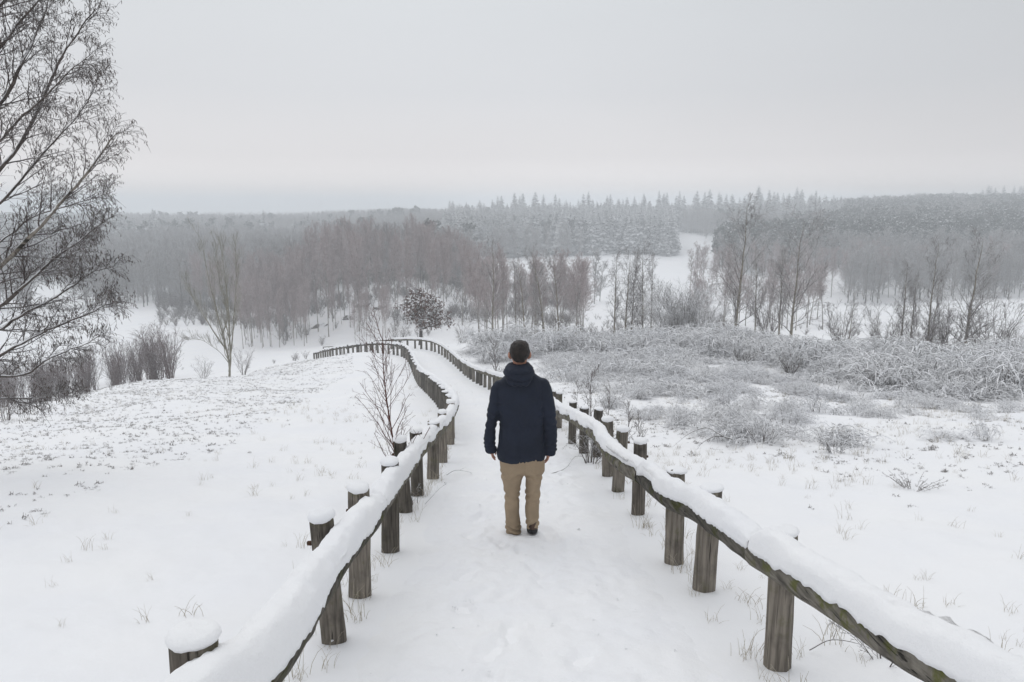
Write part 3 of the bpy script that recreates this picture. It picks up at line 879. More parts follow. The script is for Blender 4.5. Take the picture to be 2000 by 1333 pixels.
def scatter(name, label, cat, meshes, P, rz, sc, which, tilt=None):
    """ONE uncountable mass: geometry-node instances on points"""
    col = bpy.data.collections.new(name + '_pieces')
    for k, me in enumerate(meshes):
        col.objects.link(bpy.data.objects.new('%s_piece_%02d' % (name, k), me))
    P = np.asarray(P, np.float32); n = len(P)
    me = bpy.data.meshes.new(name)
    me.vertices.add(n); me.vertices.foreach_set('co', P.ravel())
    rot = np.zeros((n, 3), np.float32); rot[:, 2] = rz
    if tilt is not None: rot[:, :2] = tilt
    a = me.attributes.new('rot', 'FLOAT_VECTOR', 'POINT'); a.data.foreach_set('vector', rot.ravel())
    sc = np.asarray(sc, np.float32)
    if sc.ndim == 1: sc = np.repeat(sc[:, None], 3, 1)
    a = me.attributes.new('scl', 'FLOAT_VECTOR', 'POINT'); a.data.foreach_set('vector', sc.ravel())
    a = me.attributes.new('which', 'INT', 'POINT'); a.data.foreach_set('value', np.asarray(which, np.int32))
    o = link(name, me)
    ng = bpy.data.node_groups.new(name, 'GeometryNodeTree')
    ng.interface.new_socket('Geometry', in_out='INPUT', socket_type='NodeSocketGeometry')
    ng.interface.new_socket('Geometry', in_out='OUTPUT', socket_type='NodeSocketGeometry')
    N = ng.nodes; L = ng.links
    gi = N.new('NodeGroupInput'); go = N.new('NodeGroupOutput')
    ip = N.new('GeometryNodeInstanceOnPoints'); ci = N.new('GeometryNodeCollectionInfo')
    ci.inputs['Collection'].default_value = col
    ci.inputs['Separate Children'].default_value = True
    ci.inputs['Reset Children'].default_value = True
    def at_(nm, typ):
        q = N.new('GeometryNodeInputNamedAttribute'); q.data_type = typ; q.inputs['Name'].default_value = nm; return q.outputs[0]
    L.new(gi.outputs[0], ip.inputs['Points']); L.new(ci.outputs[0], ip.inputs['Instance'])
    ip.inputs['Pick Instance'].default_value = True
    L.new(at_('which', 'INT'), ip.inputs['Instance Index'])
    L.new(at_('rot', 'FLOAT_VECTOR'), ip.inputs['Rotation'])
    L.new(at_('scl', 'FLOAT_VECTOR'), ip.inputs['Scale'])
    L.new(ip.outputs[0], go.inputs[0])
    md = o.modifiers.new('pieces', 'NODES'); md.node_group = ng
    return tag(o, label, cat, None, 'stuff')

def inpoly(px, py, poly):
    poly = np.asarray(poly, float); x, y = np.asarray(px), np.asarray(py)
    c = np.zeros(x.shape, bool); j = len(poly) - 1
    for i in range(len(poly)):
        xi, yi = poly[i]; xj, yj = poly[j]
        c ^= ((yi > y) != (yj > y)) & (x < (xj - xi) * (y - yi) / (yj - yi + 1e-12) + xi)
        j = i
    return c

def sample_fan(rg, n, y0, y1, u0=-0.95, u1=0.95):
    y = np.sqrt(y0 ** 2 + (y1 ** 2 - y0 ** 2) * rg.random(n)); u = u0 + (u1 - u0) * rg.random(n)
    return u * y, y

def pxof(x, y): return 1000 + np.asarray(x) / np.asarray(y) * 1400 / 1.022

BIRCH = [birch_proto(100 + k, h=10, r=0.105 + 0.02 * (k % 3), n1=30 + 3 * k, width=(0.26, 0.31, 0.22, 0.37, 0.18, 0.28)[k], lower_arch=(0.55, 0.4, 0.7, 0.35, 0.6, 0.45)[k], start=(0.14, 0.1, 0.2, 0.12, 0.28, 0.16)[k], lean=0.02 + 0.015 * (k % 3)) for k in range(6)]
WOOD = [birch_proto(200 + k, h=10, r=0.075, n1=28, width=(0.28, 0.22, 0.32, 0.25, 0.34)[k], lower_arch=0.0, start=(0.36, 0.46, 0.30, 0.40, 0.25)[k], lean=0.05, twig='twig_red', per2=9, per3=5, lod=3.6, bark='wood_trunk', limb='wood_limb', up=36, droop=0.1) for k in range(5)]
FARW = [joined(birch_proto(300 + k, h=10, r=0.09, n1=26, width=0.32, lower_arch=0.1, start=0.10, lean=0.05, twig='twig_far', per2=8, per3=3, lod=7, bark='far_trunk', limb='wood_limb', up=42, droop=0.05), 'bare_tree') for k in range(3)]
CONI = [conifer_proto(400 + k, 20, (0.21, 0.26, 0.19, 0.23)[k]) for k in range(4)]
PINE = [joined(pine_proto(500 + k, 14), 'pine') for k in range(3)]
CONI_J = [joined(c, 'conifer') for c in CONI]

# ------------------------------------------------------------------ far woods
def clearing(x, y):
    """open ground between the woods"""
    p = pxof(x, y)
    field = (y > 120) & (y < 286) & (p > 1150 + np.clip(y - 150, -40, 60) * -0.3) & (p < 1400 - np.clip(y - 200, 0, 90) * 0.2)
    strip = (y >= 270) & (y < 425) & (np.abs(p - (1368 - (y - 285) * 0.40)) < 62 - (y - 285) * 0.36)
    left1 = (y > 80) & (y < 122) & (p < 480)
    left2 = (y >= 150) & (y < 190) & (p < 200)
    heath = (y < 150) & (p > 1380)
    field &= ~((p < 1200) & (y < 150))
    gap = (y > 405) & (y < 452) & (np.abs(p - 570) < 26)
    gapview = (y > 330) & (y < 406) & (np.abs(p - 570) < 22)
    return field | strip | left1 | left2 | heath | gap | gapview

def put_wood(name, label, cat, meshes, x, y, rg, smin, smax, href):
    z = H(x, y) - 0.2
    n = len(x); sc = smin + (smax - smin) * rg.random(n)
    scatter(name, label, cat, meshes, np.stack([x, y, z], 1), rg.random(n) * 6.28, np.stack([sc * (0.9 + 0.3 * rg.random(n)), sc * (0.9 + 0.3 * rg.random(n)), sc], 1), rg.integers(0, len(meshes), n))

rg = rng_(900)
x, y = sample_fan(rg, 24000, 140, 620)
p = pxof(x, y)
keep = ~clearing(x, y) & ~((p > 925) & (p < 1150) & (y < 278)) & ~((p > 1180) & (p < 1640) & (y < 205)) & ~((p >= 1640) & (y < 150)) & ~((p > 520) & (p < 940) & (y < 142))
kind = fbm(x * 0.012, y * 0.012, 61, 3) + rg.normal(size=len(x)) * 0.25
conzone = (p > 870) & (p < 1320) & (y > 285) | ((p > 1440) & (y > 330) & (p < 1620))
pinezone = (p > 1380) & (y > 215)
con = keep & ((conzone & (kind > -0.75)) | (~conzone & ~pinezone & (kind > 1.1)))
pin = keep & ~con & ((pinezone & (kind > -0.35)) | (conzone & (kind > -1.2)) | (kind > 0.95))
bare = keep & ~con & ~pin
thin = rg.random(len(x)) < np.where(y < 330, 1.0, 0.8)
con &= thin; pin &= thin; bare &= thin
con &= y < 425
put_wood('conifer_forest', 'hazy blue-grey mass of snow-dusted conifers on the far slope', 'forest', CONI_J, x[con], y[con], rg, 0.62, 0.95, 20)
put_wood('pine_forest', 'hazy round-topped pines dusted with snow filling the right-hand slope', 'forest', PINE, x[pin], y[pin], rg, 0.65, 1.0, 14)
hb = np.where(y < 260, 1.0, np.where(p < 900, 0.98, 1.18))
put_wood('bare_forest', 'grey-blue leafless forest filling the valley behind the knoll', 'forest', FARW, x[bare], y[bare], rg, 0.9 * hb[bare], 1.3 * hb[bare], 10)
x, y = sample_fan(rg, 6000, 620, 1150)
k2 = ~((pxof(x, y) > 270) & (pxof(x, y) < 420) & (y > 800)) & (pxof(x, y) < 900)
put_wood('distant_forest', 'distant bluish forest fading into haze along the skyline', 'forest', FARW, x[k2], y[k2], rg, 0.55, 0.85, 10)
x, y = sample_fan(rg, 1500, 1900, 3600)
k2 = (fbm(x * 0.004, y * 0.002, 71, 3) > 0.1)
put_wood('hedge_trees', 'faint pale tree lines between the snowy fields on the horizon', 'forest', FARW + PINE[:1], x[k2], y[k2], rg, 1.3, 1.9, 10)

# skyline conifers, one by one
rg = rng_(910)
pxs = np.concatenate([np.linspace(878, 1590, 64) + rg.normal(size=64) * 3, np.linspace(1858, 2020, 17) + rg.normal(size=17) * 3])
for k, pv in enumerate(pxs):
    right = pv > 1700
    Y = (470 if right else 425) + rg.random() * 28
    X = ux(pv, 400) * Y; z = Hs(X, Y)
    row = np.interp(pv, [878, 900, 1000, 1100, 1300, 1500, 1590, 1858, 1900, 2020], [402, 392, 384, 379, 376, 375, 369, 374, 368, 362]) + rg.normal() * 7
    top = min(13.4, EYE - Y * ray_tan(row))
    hgt = max(9.0, top - z)
    sc = hgt / 20
    t = thing('conifer', 'hazy conifer standing out along the top of the right-hand ridge' if right else 'hazy snow-dusted conifer in the row along the skyline of the far wood', 'conifer', (X, Y, z - 0.3), rg.random() * 6.28, 'conifers on the right-hand ridge' if right else 'conifers along the skyline of the far wood', (sc * (0.8 + 0.45 * rg.random()), sc * (0.8 + 0.45 * rg.random()), sc))
    pr = CONI[k % 4]
    link('trunk', pr[0], t); link('crown', pr[1], t)

# ------------------------------------------------------------------ wood on the knoll, one tree at a time
rg = rng_(920)
pts = []
tries = 0
while len(pts) < 150 and tries < 9000:
    tries += 1
    pv = 475 + 480 * rg.random(); Y = 104 + 54 * rg.random() ** 1.15
    # the bare snowy slope in front stays open
    if pv < 545 and Y < 112: continue
    if 595 < pv < 770 and Y < 124 - abs(pv - 690) * 0.04 and rg.random() < 0.82: continue
    if 770 <= pv < 930 and Y < 124 and rg.random() < 0.75: continue
    
    X = ux(pv, 560) * Y
    if any((X - a) ** 2 + (Y - b) ** 2 < 2.2 for a, b in pts): continue
    pts.append((X, Y))
for k, (X, Y) in enumerate(pts):
    pv = float(pxof(X, Y)); z = Hs(X, Y)
    row = np.interp(pv, [475, 540, 600, 640, 720, 800, 900, 960], [520, 492, 462, 438, 428, 432, 456, 478]) + 4 + rg.normal() * 11 + (Y < 122) * 16
    hgt = float(np.clip((EYE - Y * ray_tan(row)) - z, 5.0, 15.5))
    sc = hgt / 10
    place_tree(WOOD[int(rg.integers(0, 5))], 'bare_tree', 'tall bare grey-brown tree in the close wood on the snowy knoll', 'tree', (X, Y, z - 0.15), rg.random() * 6.28, (sc * 0.85, sc * 0.85, sc), 'bare trees in the wood on the knoll')
pts5 = []
for k in range(4000):
    pv = 470 + 300 * rg.random(); Y = 98 + 20 * rg.random()
    if pv > 610 and rg.random() < 0.72: continue
    X = ux(pv, 640) * Y
    if any((X - a) ** 2 + (Y - b) ** 2 < 1.6 for a, b in pts5): continue
    pts5.append((X, Y))
    if len(pts5) >= 64: break
for X, Y in pts5:
    z = Hs(X, Y); sc = 0.55 + 0.55 * rg.random()
    place_tree(WOOD[int(rg.integers(0, 5))], 'young_tree', 'slender young tree standing in the snow at the foot of the knoll', 'young tree', (X, Y, z - 0.1), rg.random() * 6.28, (sc * 0.8, sc * 0.8, sc), 'young trees at the foot of the knoll')
# wood at the left foot of the knoll
pts2 = []
for k in range(2600):
    pv = 365 + 190 * rg.random(); Y = 119 + 55 * rg.random()
    if pv < 400 and Y < 128: continue
    X = ux(pv, 580) * Y
    if any((X - a) ** 2 + (Y - b) ** 2 < 7 for a, b in pts2): continue
    pts2.append((X, Y))
    if len(pts2) >= 35: break
for X, Y in pts2:
    sc = 0.95 + 0.4 * rg.random()
    place_tree(WOOD[int(rg.integers(0, 5))], 'bare_tree', 'bare grey tree in the valley wood to the left of the knoll', 'tree', (X, Y, Hs(X, Y) - 0.15), rg.random() * 6.28, (sc, sc, sc), 'bare trees in the valley wood left of the knoll')
# tree line beyond the heath
pts3 = []
for k in range(3000):
    pv = 1345 + 700 * rg.random(); Y = 152 + 40 * rg.random()
    X = ux(pv, 570) * Y
    if any((X - a) ** 2 + (Y - b) ** 2 < 6 for a, b in pts3): continue
    pts3.append((X, Y))
    if len(pts3) >= 58: break
for X, Y in pts3:
    sc = 0.9 + 0.35 * rg.random()
    place_tree(WOOD[int(rg.integers(0, 5))], 'bare_tree', 'bare purple-grey tree in the tree line beyond the open heath', 'tree', (X, Y, Hs(X, Y) - 0.15), rg.random() * 6.28, (sc * 1.05, sc * 1.05, sc), 'bare trees of the tree line beyond the heath')

# rocks and undergrowth on the knoll
def rock_mesh(seed, a, b, c):
    rg = rng_(seed); bm = bmesh.new()
    bmesh.ops.create_icosphere(bm, subdivisions=2, radius=1)
    for v in bm.verts:
        n = 1 + 0.28 * float(vnoise(v.co.x * 1.7 + seed, v.co.y * 1.7 + v.co.z, seed)) + 0.1 * rg.normal()
        v.co = Vector((v.co.x * a * n, v.co.y * b * n, v.co.z * c * n))
    me = bpy.data.meshes.new('rock'); bm.to_mesh(me); bm.free(); me.materials.append(M['rock']); return me
for k, (pv, Y, a, lab) in enumerate(((623, 113, 1.0, 'dark rock jutting from the snow at the left of the knoll slope'), (685, 115, 1.0, 'lowest dark rock of the broken outcrop up the knoll slope'), (697, 118, 0.7, 'small dark rock in the middle of the outcrop up the knoll slope'), (708, 121, 1.2, 'largest dark rock of the outcrop below the knoll trees'), (722, 126, 0.9, 'uppermost dark rock of the outcrop among the knoll trees'), (745, 119, 1.1, 'dark ledge of rock on the knoll behind the red-stemmed sapling'))):
    X = ux(pv, 600) * Y
    o = link('rock', rock_mesh(40 + k, a * 1.5, a * 1.1, a * 0.7), None, (X, Y, Hs(X, Y) - 0.12 * a)); o.rotation_euler = (0.45, -0.25, 0.3 * k)
    tag(o, lab, 'rock', 'rocks on the knoll')
SCRUB = [shrub_mesh(600 + k, 1.6, 9, 0.8, 'twig', 5, 3, 0.012, 0.2, 0.02) for k in range(4)]
xx, yy = sample_fan(rg, 4200, 98, 175, -0.5, 0.09)
pp = pxof(xx, yy); dn = fbm(xx * 0.15, yy * 0.15, 81, 3) + rg.normal(size=len(xx)) * 0.3
kp = (dn > np.where(yy < 108, 0.75, np.where(pp < 600, -0.35, 0.1))) & ~clearing(xx, yy) & ((pp > 540) | (yy > 117))
scatter('undergrowth', 'thin twiggy undergrowth among the trees of the knoll wood', 'undergrowth', SCRUB, np.stack([xx, yy, H(xx, yy)], 1)[kp], rg.random(kp.sum()) * 6.28, 0.6 + 0.8 * rg.random(kp.sum()), rg.integers(0, 4, kp.sum()))

# ------------------------------------------------------------------ single birches on the right, each with its own look
def birch_at(pv, base_row, top_row, Y, proto, name, label, cat='tree', wide=1.0, group=None, rz=None):
    X = ux(pv, base_row) * Y; z = Hs(X, Y)
    hgt = (EYE - Y * ray_tan(top_row)) - z
    sc = hgt / 10.0
    place_tree(proto, name, label, cat, (X, Y, z - 0.1), rng_(int(pv)).random() * 6.28 if rz is None else rz, (sc * wide, sc * wide, sc), group)
G = 'birches around the bramble thicket'
BL = [
    (1436, 650, 372, 50, 1, 1.10, 'tall bare birch with upright crown and snowy boughs, left of the two tallest birches'),
    (1545, 655, 378, 49, 3, 1.25, 'tallest broad bare birch with many drooping snow-lined boughs on the right'),
    (1521, 655, 470, 51, 4, 1.0, 'slim dark birch trunk standing close left of the broad tallest birch'),
    (1475, 650, 470, 54, 4, 0.9, 'thin birch between the two tallest birches on the right'),
    (962, 640, 452, 60, 0, 1.15, 'pale crooked birch with arching snowy boughs above the right-hand fence bend'),
    (1008, 640, 500, 64, 4, 1.0, 'slender bare birch behind the head of the walking man'),
    (1026, 640, 490, 62, 2, 1.0, 'bare birch just right of the head of the walking man'),
    (1047, 640, 520, 66, 4, 0.9, 'short slim birch in the gap of the birch row behind the man'),
    (1064, 638, 468, 60, 2, 1.1, 'straight dark birch in the middle of the row right of the man'),
    (1093, 638, 478, 58, 1, 1.05, 'birch with long bowed snowy boughs at the right end of the row by the man'),
    (1125, 640, 540, 64, 4, 0.9, 'low thin birch right of the bowed-bough birch'),
    (1200, 632, 478, 56, 4, 0.95, 'leftmost slim birch of the clump in front of the open snow field'),
    (1221, 634, 472, 56, 5, 0.9, 'birch with a dense dark top in the clump before the snow field'),
    (1233, 634, 470, 57, 2, 0.85, 'close twin of the dense-topped birch before the snow field'),
    (1254, 636, 530, 58, 4, 0.8, 'shortest thin birch of the clump before the snow field'),
    (1256, 634, 462, 55, 5, 0.9, 'leaning birch on the right of the clump before the snow field'),
    (1272, 634, 480, 57, 4, 0.9, 'rightmost thin birch of the clump before the snow field'),
    (1757, 696, 495, 42, 4, 1.0, 'leftmost slim birch of the four above the right-hand brambles'),
    (1775, 696, 520, 43, 4, 0.9, 'thin leaning birch second in the group above the right-hand brambles'),
    (1808, 700, 450, 41, 0, 0.95, 'dark straight birch in the middle of the group above the right-hand brambles'),
    (1816, 700, 520, 42, 2, 0.8, 'low birch half hidden by the dark straight birch on the right'),
    (1880, 706, 432, 40, 5, 1.05, 'pale leaning birch with an arching snowy bough near the right edge'),
    (1660, 650, 560, 70, 4, 0.9, 'small lone birch standing on the open heath'),
]
for k, (pv, br, tr, Y, pk, wd, lab) in enumerate(BL):
    birch_at(pv, br, tr, Y, BIRCH[pk], 'birch_tree', lab, 'birch', wd, G)

# fill behind the row by the man: brown bare trees on the near flank
pts4 = []
for k in range(2000):
    pv = 930 + 215 * rg.random(); Y = 68 + 32 * rg.random()
    X = ux(pv, 600) * Y
    if any((X - a) ** 2 + (Y - b) ** 2 < 5 for a, b in pts4): continue
    pts4.append((X, Y))
    if len(pts4) >= 32: break
for X, Y in pts4:
    z = Hs(X, Y); row = 500 + rg.normal() * 14
    sc = float(np.clip((EYE - Y * ray_tan(row)) - z, 3.5, 12)) / 10
    place_tree(WOOD[int(rg.integers(0, 5))], 'bare_tree', 'bare brown young tree in the copse behind the walking man', 'tree', (X, Y, z - 0.15), rg.random() * 6.28, (sc * 1.1, sc * 1.1, sc), 'bare trees in the copse behind the man')
pts4 = []
for k in range(2000):
    pv = 1355 + 260 * rg.random(); Y = 84 + 34 * rg.random()
    X = ux(pv, 600) * Y
    if any((X - a) ** 2 + (Y - b) ** 2 < 7 for a, b in pts4): continue
    pts4.append((X, Y))
    if len(pts4) >= 22: break
for X, Y in pts4:
    z = Hs(X, Y); row = 520 + rg.normal() * 12
    sc = float(np.clip((EYE - Y * ray_tan(row)) - z, 3.5, 12)) / 10
    place_tree(WOOD[int(rg.integers(0, 5))], 'bare_tree', 'bare dark tree in the copse behind the two tallest birches', 'tree', (X, Y, z - 0.15), rg.random() * 6.28, (sc * 1.3, sc * 1.3, sc), 'bare trees in the copse behind the tallest birches')

# many-stemmed tree on the left slope
def open_tree(seed, h):
    rg = rng_(seed); gt = Geo(); gl = Geo(); gc = Geo()
    stems = [[(0.0, 0, -0.2), (0.10, 0, 0.6), (-0.05, 0.1, 1.6), (-0.45, 0.2, 3.4), (-0.9, 0.2, 5.6), (-1.2, 0.1, h)],
             [(0.06, 0.0, 0.35), (0.22, 0, 1.2), (0.30, -.1, 2.6), (0.32, 0, 4.4), (0.2, 0.1, 6.2), (0.1, 0, h * 0.98)],
             [(0.25, -.05, 1.4), (0.45, 0, 2.4), (0.6, 0.1, 3.6), (0.85, 0.2, 5.2), (0.95, 0.3, 6.6), (1.0, 0.3, h * 0.95)],
             [(-0.1, 0.1, 1.7), (-0.65, -.2, 2.7), (-1.15, -.4, 3.7), (-1.55, -.5, 4.4), (-1.95, -.5, 5.2), (-2.2, -.5, 5.8)],
             [(0.0, 0.1, 0.9), (-0.55, 0.2, 1.5), (-1.2, 0.3, 1.9), (-1.8, 0.4, 2.2), (-2.4, 0.4, 2.3), (-2.9, 0.4, 2.25)],
             [(-0.3, 0.15, 2.6), (0.1, 0.2, 3.5), (0.0, 0.3, 4.6), (-0.3, 0.4, 5.7), (-0.35, 0.4, 6.6), (-0.4, 0.4, h * 0.97)]]
    r0 = [0.085, 0.075, 0.055, 0.05, 0.03, 0.045]
    P = []; R = []
    for s_, r in zip(stems, r0):
        Q = catmull(s_, 3)[:16]
        P.append(Q); R.append(r * (1 - 0.85 * np.linspace(0, 1, 16)))
    P = np.array(P); R = np.array(R)
    gt.tubes(P[:2], R[:2], 8); gl.tubes(P[2:], R[2:], 6)
    L = np.array([6.5, 6, 5, 3.5, 2.5, 4.5])
    B, BR = sprout(rg, P, R, 20, 0.25, 1.0, 28, L * 0.36, 6, bend=0.12, wob=0.03, rk=0.45, rmin=0.007, updir=0.35)
    gl.tubes(B, BR, 4)
    C, CR = sprout(rg, B, BR, 7, 0.2, 1.0, 30, np.repeat(L, 20) * 0.16, 4, bend=0.08, wob=0.05, rk=0.6, rmin=0.006, updir=0.2)
    gc.tubes(C, CR, 3)
    D, DR = sprout(rg, C, CR, 3, 0.3, 1.0, 30, np.repeat(L, 140) * 0.08, 3, bend=0.0, rk=0.7, rmin=0.005)
    gc.tubes(D, DR, 3)
    return gt.mesh('trunk', M['willow']), gl.mesh('boughs', M['willow']), gc.mesh('crown', M['willow'])
X, Y, z = on_ground(447, 735, 42)
place_tree(open_tree(31, 8.2), 'bare_tree', 'olive many-stemmed bare tree alone on the left snow slope', 'tree', (X, Y, z), 0, (0.86, 0.86, 1.0))

# oak that kept its brown leaves
def oak(seed):
    rg = rng_(seed); gt = Geo(); gl = Geo()
    s = np.linspace(0, 1, 7)
    P = np.stack([0.1 * np.sin(s * 3), 0 * s, -0.2 + 2.6 * s], 1); R = 0.13 * (1 - 0.6 * s)
    gt.tubes(P, R, 8)
    B, BR = sprout(rg, P[None], R[None], 30, 0.36, 1.0, 70, 1.95, 6, bend=-0.02, wob=0.05, rk=0.5, rmin=0.012, lenfall=0.2, updir=0.25)
    gl.tubes(B, BR, 4)
    C, CR = sprout(rg, B, BR, 6, 0.3, 1.0, 45, 0.65, 4, bend=-0.05, rk=0.5, rmin=0.008)
    gl.tubes(C, CR, 3)
    n = 5000
    k = rg.integers(0, len(C), n); t = rg.random(n) * 3; i = np.clip(t.astype(int), 0, 2); f = t - i
    c = C[k, i] * (1 - f)[:, None] + C[k, i + 1] * f[:, None] + rg.normal(size=(n, 3)) * 0.10
    d = rg.normal(size=(n, 3)); d[:, 2] -= 0.1; d /= np.linalg.norm(d, axis=1, keepdims=True)
    e_ = np.cross(d, rg.normal(size=(n, 3))); e_ /= np.linalg.norm(e_, axis=1, keepdims=True)
    sz = 0.06 + 0.07 * rg.random(n)
    V = np.stack([c, c + (d * .5 + e_ * .34) * sz[:, None] * 1.6, c + d * sz[:, None] * 1.7, c + (d * .5 - e_ * .34) * sz[:, None] * 1.6], 1).reshape(-1, 3)
    g = Geo(); g.raw(V, np.arange(4 * n).reshape(n, 4))
    return gt.mesh('trunk', M['far_trunk']), gl.mesh('boughs', M['far_trunk']), g.mesh('foliage', M['oak_leaf'], smooth=False)
pr = oak(8)
X, Y, z = on_ground(820, 660, 52)
ot = thing('oak_tree', 'round oak still holding brown leaves dusted with snow behind the fence bend', 'oak', (X, Y, z + 0.35), 0.4, None, (1.10, 1.10, 1.18))
for nm, me in zip(('trunk', 'boughs', 'foliage'), pr): link(nm, me, ot)

# ------------------------------------------------------------------ shrubs
SHR = [shrub_mesh(620 + k, 2.7, 13, 0.62, 'hedge', 7, 3, 0.006, 0.0, 0.014) for k in range(4)]
SHB = [shrub_mesh(640 + k, 2.0, 22, 1.3, 'bramble', 8, 4, 0.007, 0.35, 0.018) for k in range(4)]
BIG = [shrub_mesh(680 + k, 4.2, 46, 2.3, 'bramble', 9, 6, 0.008, 0.22, 0.020) for k in range(2)]
OPN = [shrub_mesh(690 + k, 3.4, 22, 1.5, 'twig', 9, 5, 0.007, 0.05, 0.018) for k in range(3)]
SHW = [shrub_mesh(660 + k, 2.2, 14, 0.9, 'twig', 7, 4, 0.005, 0.1, 0.014) for k in range(3)]
def shrub(pv, row, Y, me, sc, label, group=None, name='shrub', cat='shrub', sx=1.0):
    X = ux(pv, row) * Y
    o = link(name, me, None, (X, Y, Hs(X, Y) - 0.03)); o.scale = (sc * sx, sc * sx, sc); o.rotation_euler = (0, 0, rng_(int(pv * 7 + row)).random() * 6.28)
    return tag(o, label, cat, group)
rg = rng_(930)
for k in range(64):
    pv = -60 + 395 * rg.random() ** 0.9; Y = 52 + 16 * rg.random()
    sc = (0.98 + 0.42 * rg.random()) * (1.25 if 285 < pv < 345 else 1.0)
    shrub(pv, 700, Y, SHR[k % 4], sc, 'tall reddish-brown leafless shrub in the hedge-like band below the left slope', 'shrubs in the band below the left slope', sx=1.15)
for pv, row, Y, me, sc, lab in [
    (476, 742, 41, SHW[0], 0.75, 'dark twiggy bush right at the foot of the many-stemmed tree'),
    (397, 730, 42, SHW[1], 0.70, 'small frosted bush left of the many-stemmed tree'),
    (1330, 640, 48, BIG[0], 1.15, 'big rounded snow-laden bush below the open field, left of the tallest birches'),
    (1300, 640, 49, BIG[1], 0.95, 'left shoulder of the bushes around the big rounded snow-laden bush'),
    (1370, 645, 47, BIG[1], 0.85, 'snow-laden bush between the big rounded bush and the first tall birch'),
    (1925, 715, 37, OPN[2], 1.15, 'open fan-shaped bare bush at the far right beyond the brambles'),
    (1845, 700, 40, OPN[0], 1.1, 'tangled grey bush between the dark straight and the pale leaning birch'),
    (1785, 700, 40, OPN[1], 1.0, 'low tangled grey bush under the group of right-hand birches'),
    (1720, 690, 41, OPN[2], 0.9, 'grey bush left of the group of right-hand birches'),
    (1640, 670, 43, OPN[0], 0.9, 'grey bush right of the broad tallest birch'),
    (1500, 655, 47, OPN[1], 1.0, 'grey bush under the tallest birches'),
    (905, 650, 54, SHW[1], 0.9, 'bare bush at the right of the brown-leaved oak'),
    (775, 655, 52, SHW[2], 1.1, 'thin bare bush at the left of the brown-leaved oak'),
    (152, 770, 27, SHW[2], 0.40, 'small grass-like bush on the left slope under the hanging birch boughs'),
    (216, 752, 33, SHW[0], 0.28, 'tiny bush poking from the left slope, right of the hanging boughs'),
    (8, 800, 19, SHW[1], 0.55, 'stiff upright bush at the left edge under the birch boughs'),
    (1700, 585, 118, SHB[3], 0.9, 'dark rounded bush out on the snowy heath'),
    (1860, 600, 105, SHB[1], 1.0, 'low dark bush on the heath by the right-hand tree line'),
    (1985, 690, 60, SHW[1], 1.0, 'grey bush at the right edge on the lower heath'),
]:
    shrub(pv, row, Y, me, sc, lab)

# bramble thicket
def snow_on(gs, rg, P, R, thick, keep=0.85):
    """broken rolls of snow lying along stems that are not too steep"""
    T = np.gradient(P, axis=1); T /= np.linalg.norm(T, axis=2, keepdims=True) + 1e-9
    flat = np.clip((0.86 - np.abs(T[:, :, 2])) * 3, 0, 1)
    w = flat * np.clip(0.25 + 0.9 * rg.random(P.shape[:2]), 0, 1) * (rg.random(len(P)) < keep)[:, None]
    rr = np.maximum(thick * w, 0.0006)
    rr[:, -1] *= 0.4; rr[:, 0] *= 0.4
    gs.tubes(P + np.array([0, 0, 1.0]) * (R + rr * 0.55)[..., None], rr, 5)
def bramble_mesh(seed, stems=34, w=0.9, h=0.9, thick=0.021, fountain=0.35):
    rg = rng_(seed); g = Geo(); gs = Geo()
    n = 9; s = np.linspace(0, 1, n)
    az = rg.random(stems) * 6.28; o = rg.normal(size=(stems, 2)) * w * fountain
    L = w * (0.5 + 0.8 * rg.random(stems)); hh = h * (0.35 + 0.75 * rg.random(stems))
    P = np.zeros((stems, n, 3))
    P[:, :, 0] = o[:, :1] + (np.cos(az) * L)[:, None] * s ** 1.2
    P[:, :, 1] = o[:, 1:] + (np.sin(az) * L)[:, None] * s ** 1.2
    P[:, :, 2] = hh[:, None] * (4 * s * (1 - 0.78 * s) * 0.76) - 0.05
    P[:, 1:] += np.cumsum(rg.normal(size=(stems, n - 1, 3)) * 0.03 * w, 1) * 0.8
    R = np.repeat((0.006 + 0.005 * rg.random(stems))[:, None], n, 1) * (1.1 - 0.5 * s)
    g.tubes(P, R, 4); snow_on(gs, rg, P, R, thick)
    B, BR = sprout(rg, P, R, 5, 0.15, 1, 55, 0.34 * w, 5, bend=-0.3, rk=0.75, rmin=0.005)
    g.tubes(B, BR, 4); snow_on(gs, rg, B, BR, thick * 0.8, 0.75)
    C, CR = sprout(rg, B, BR, 3, 0.2, 1, 50, 0.15 * w, 3, bend=-0.2, rk=0.8, rmin=0.0045)
    g.tubes(C, CR, 3); snow_on(gs, rg, C, CR, thick * 0.6, 0.5)
    return joined([g.mesh('bramble', M['bramble']), gs.mesh('snow', M['snow'])], 'bramble')
BRM = [bramble_mesh(700 + k) for k in range(6)]
DOME = [bramble_mesh(770 + k, 84, 1.0, 1.15, 0.0185, 0.34) for k in range(4)]
rg = rng_(945)
spots = []
for k in range(4000):
    if rg.random() < 0.55: pv = 930 + 1120 * rg.random(); rw = np.interp(pv, [930, 1050, 1250, 1450, 1600, 2050], [690, 668, 668, 676, 696, 735]) + 26 * rg.random()
    else: pv = 1500 + 540 * rg.random(); rw = np.interp(pv, [1500, 1620, 1800, 2050], [712, 745, 770, 775]) - 34 * rg.random()
    q = ray_at_height(pv, rw, 0.0, 8, 60)
    if q[1] > 44 or q[0] - path_x(q[1]) < 3.2: continue
    if any((q[0] - a) ** 2 + (q[1] - b) ** 2 < 1.7 for a, b in spots): continue
    spots.append((float(q[0]), float(q[1])))
    if len(spots) >= 130: break
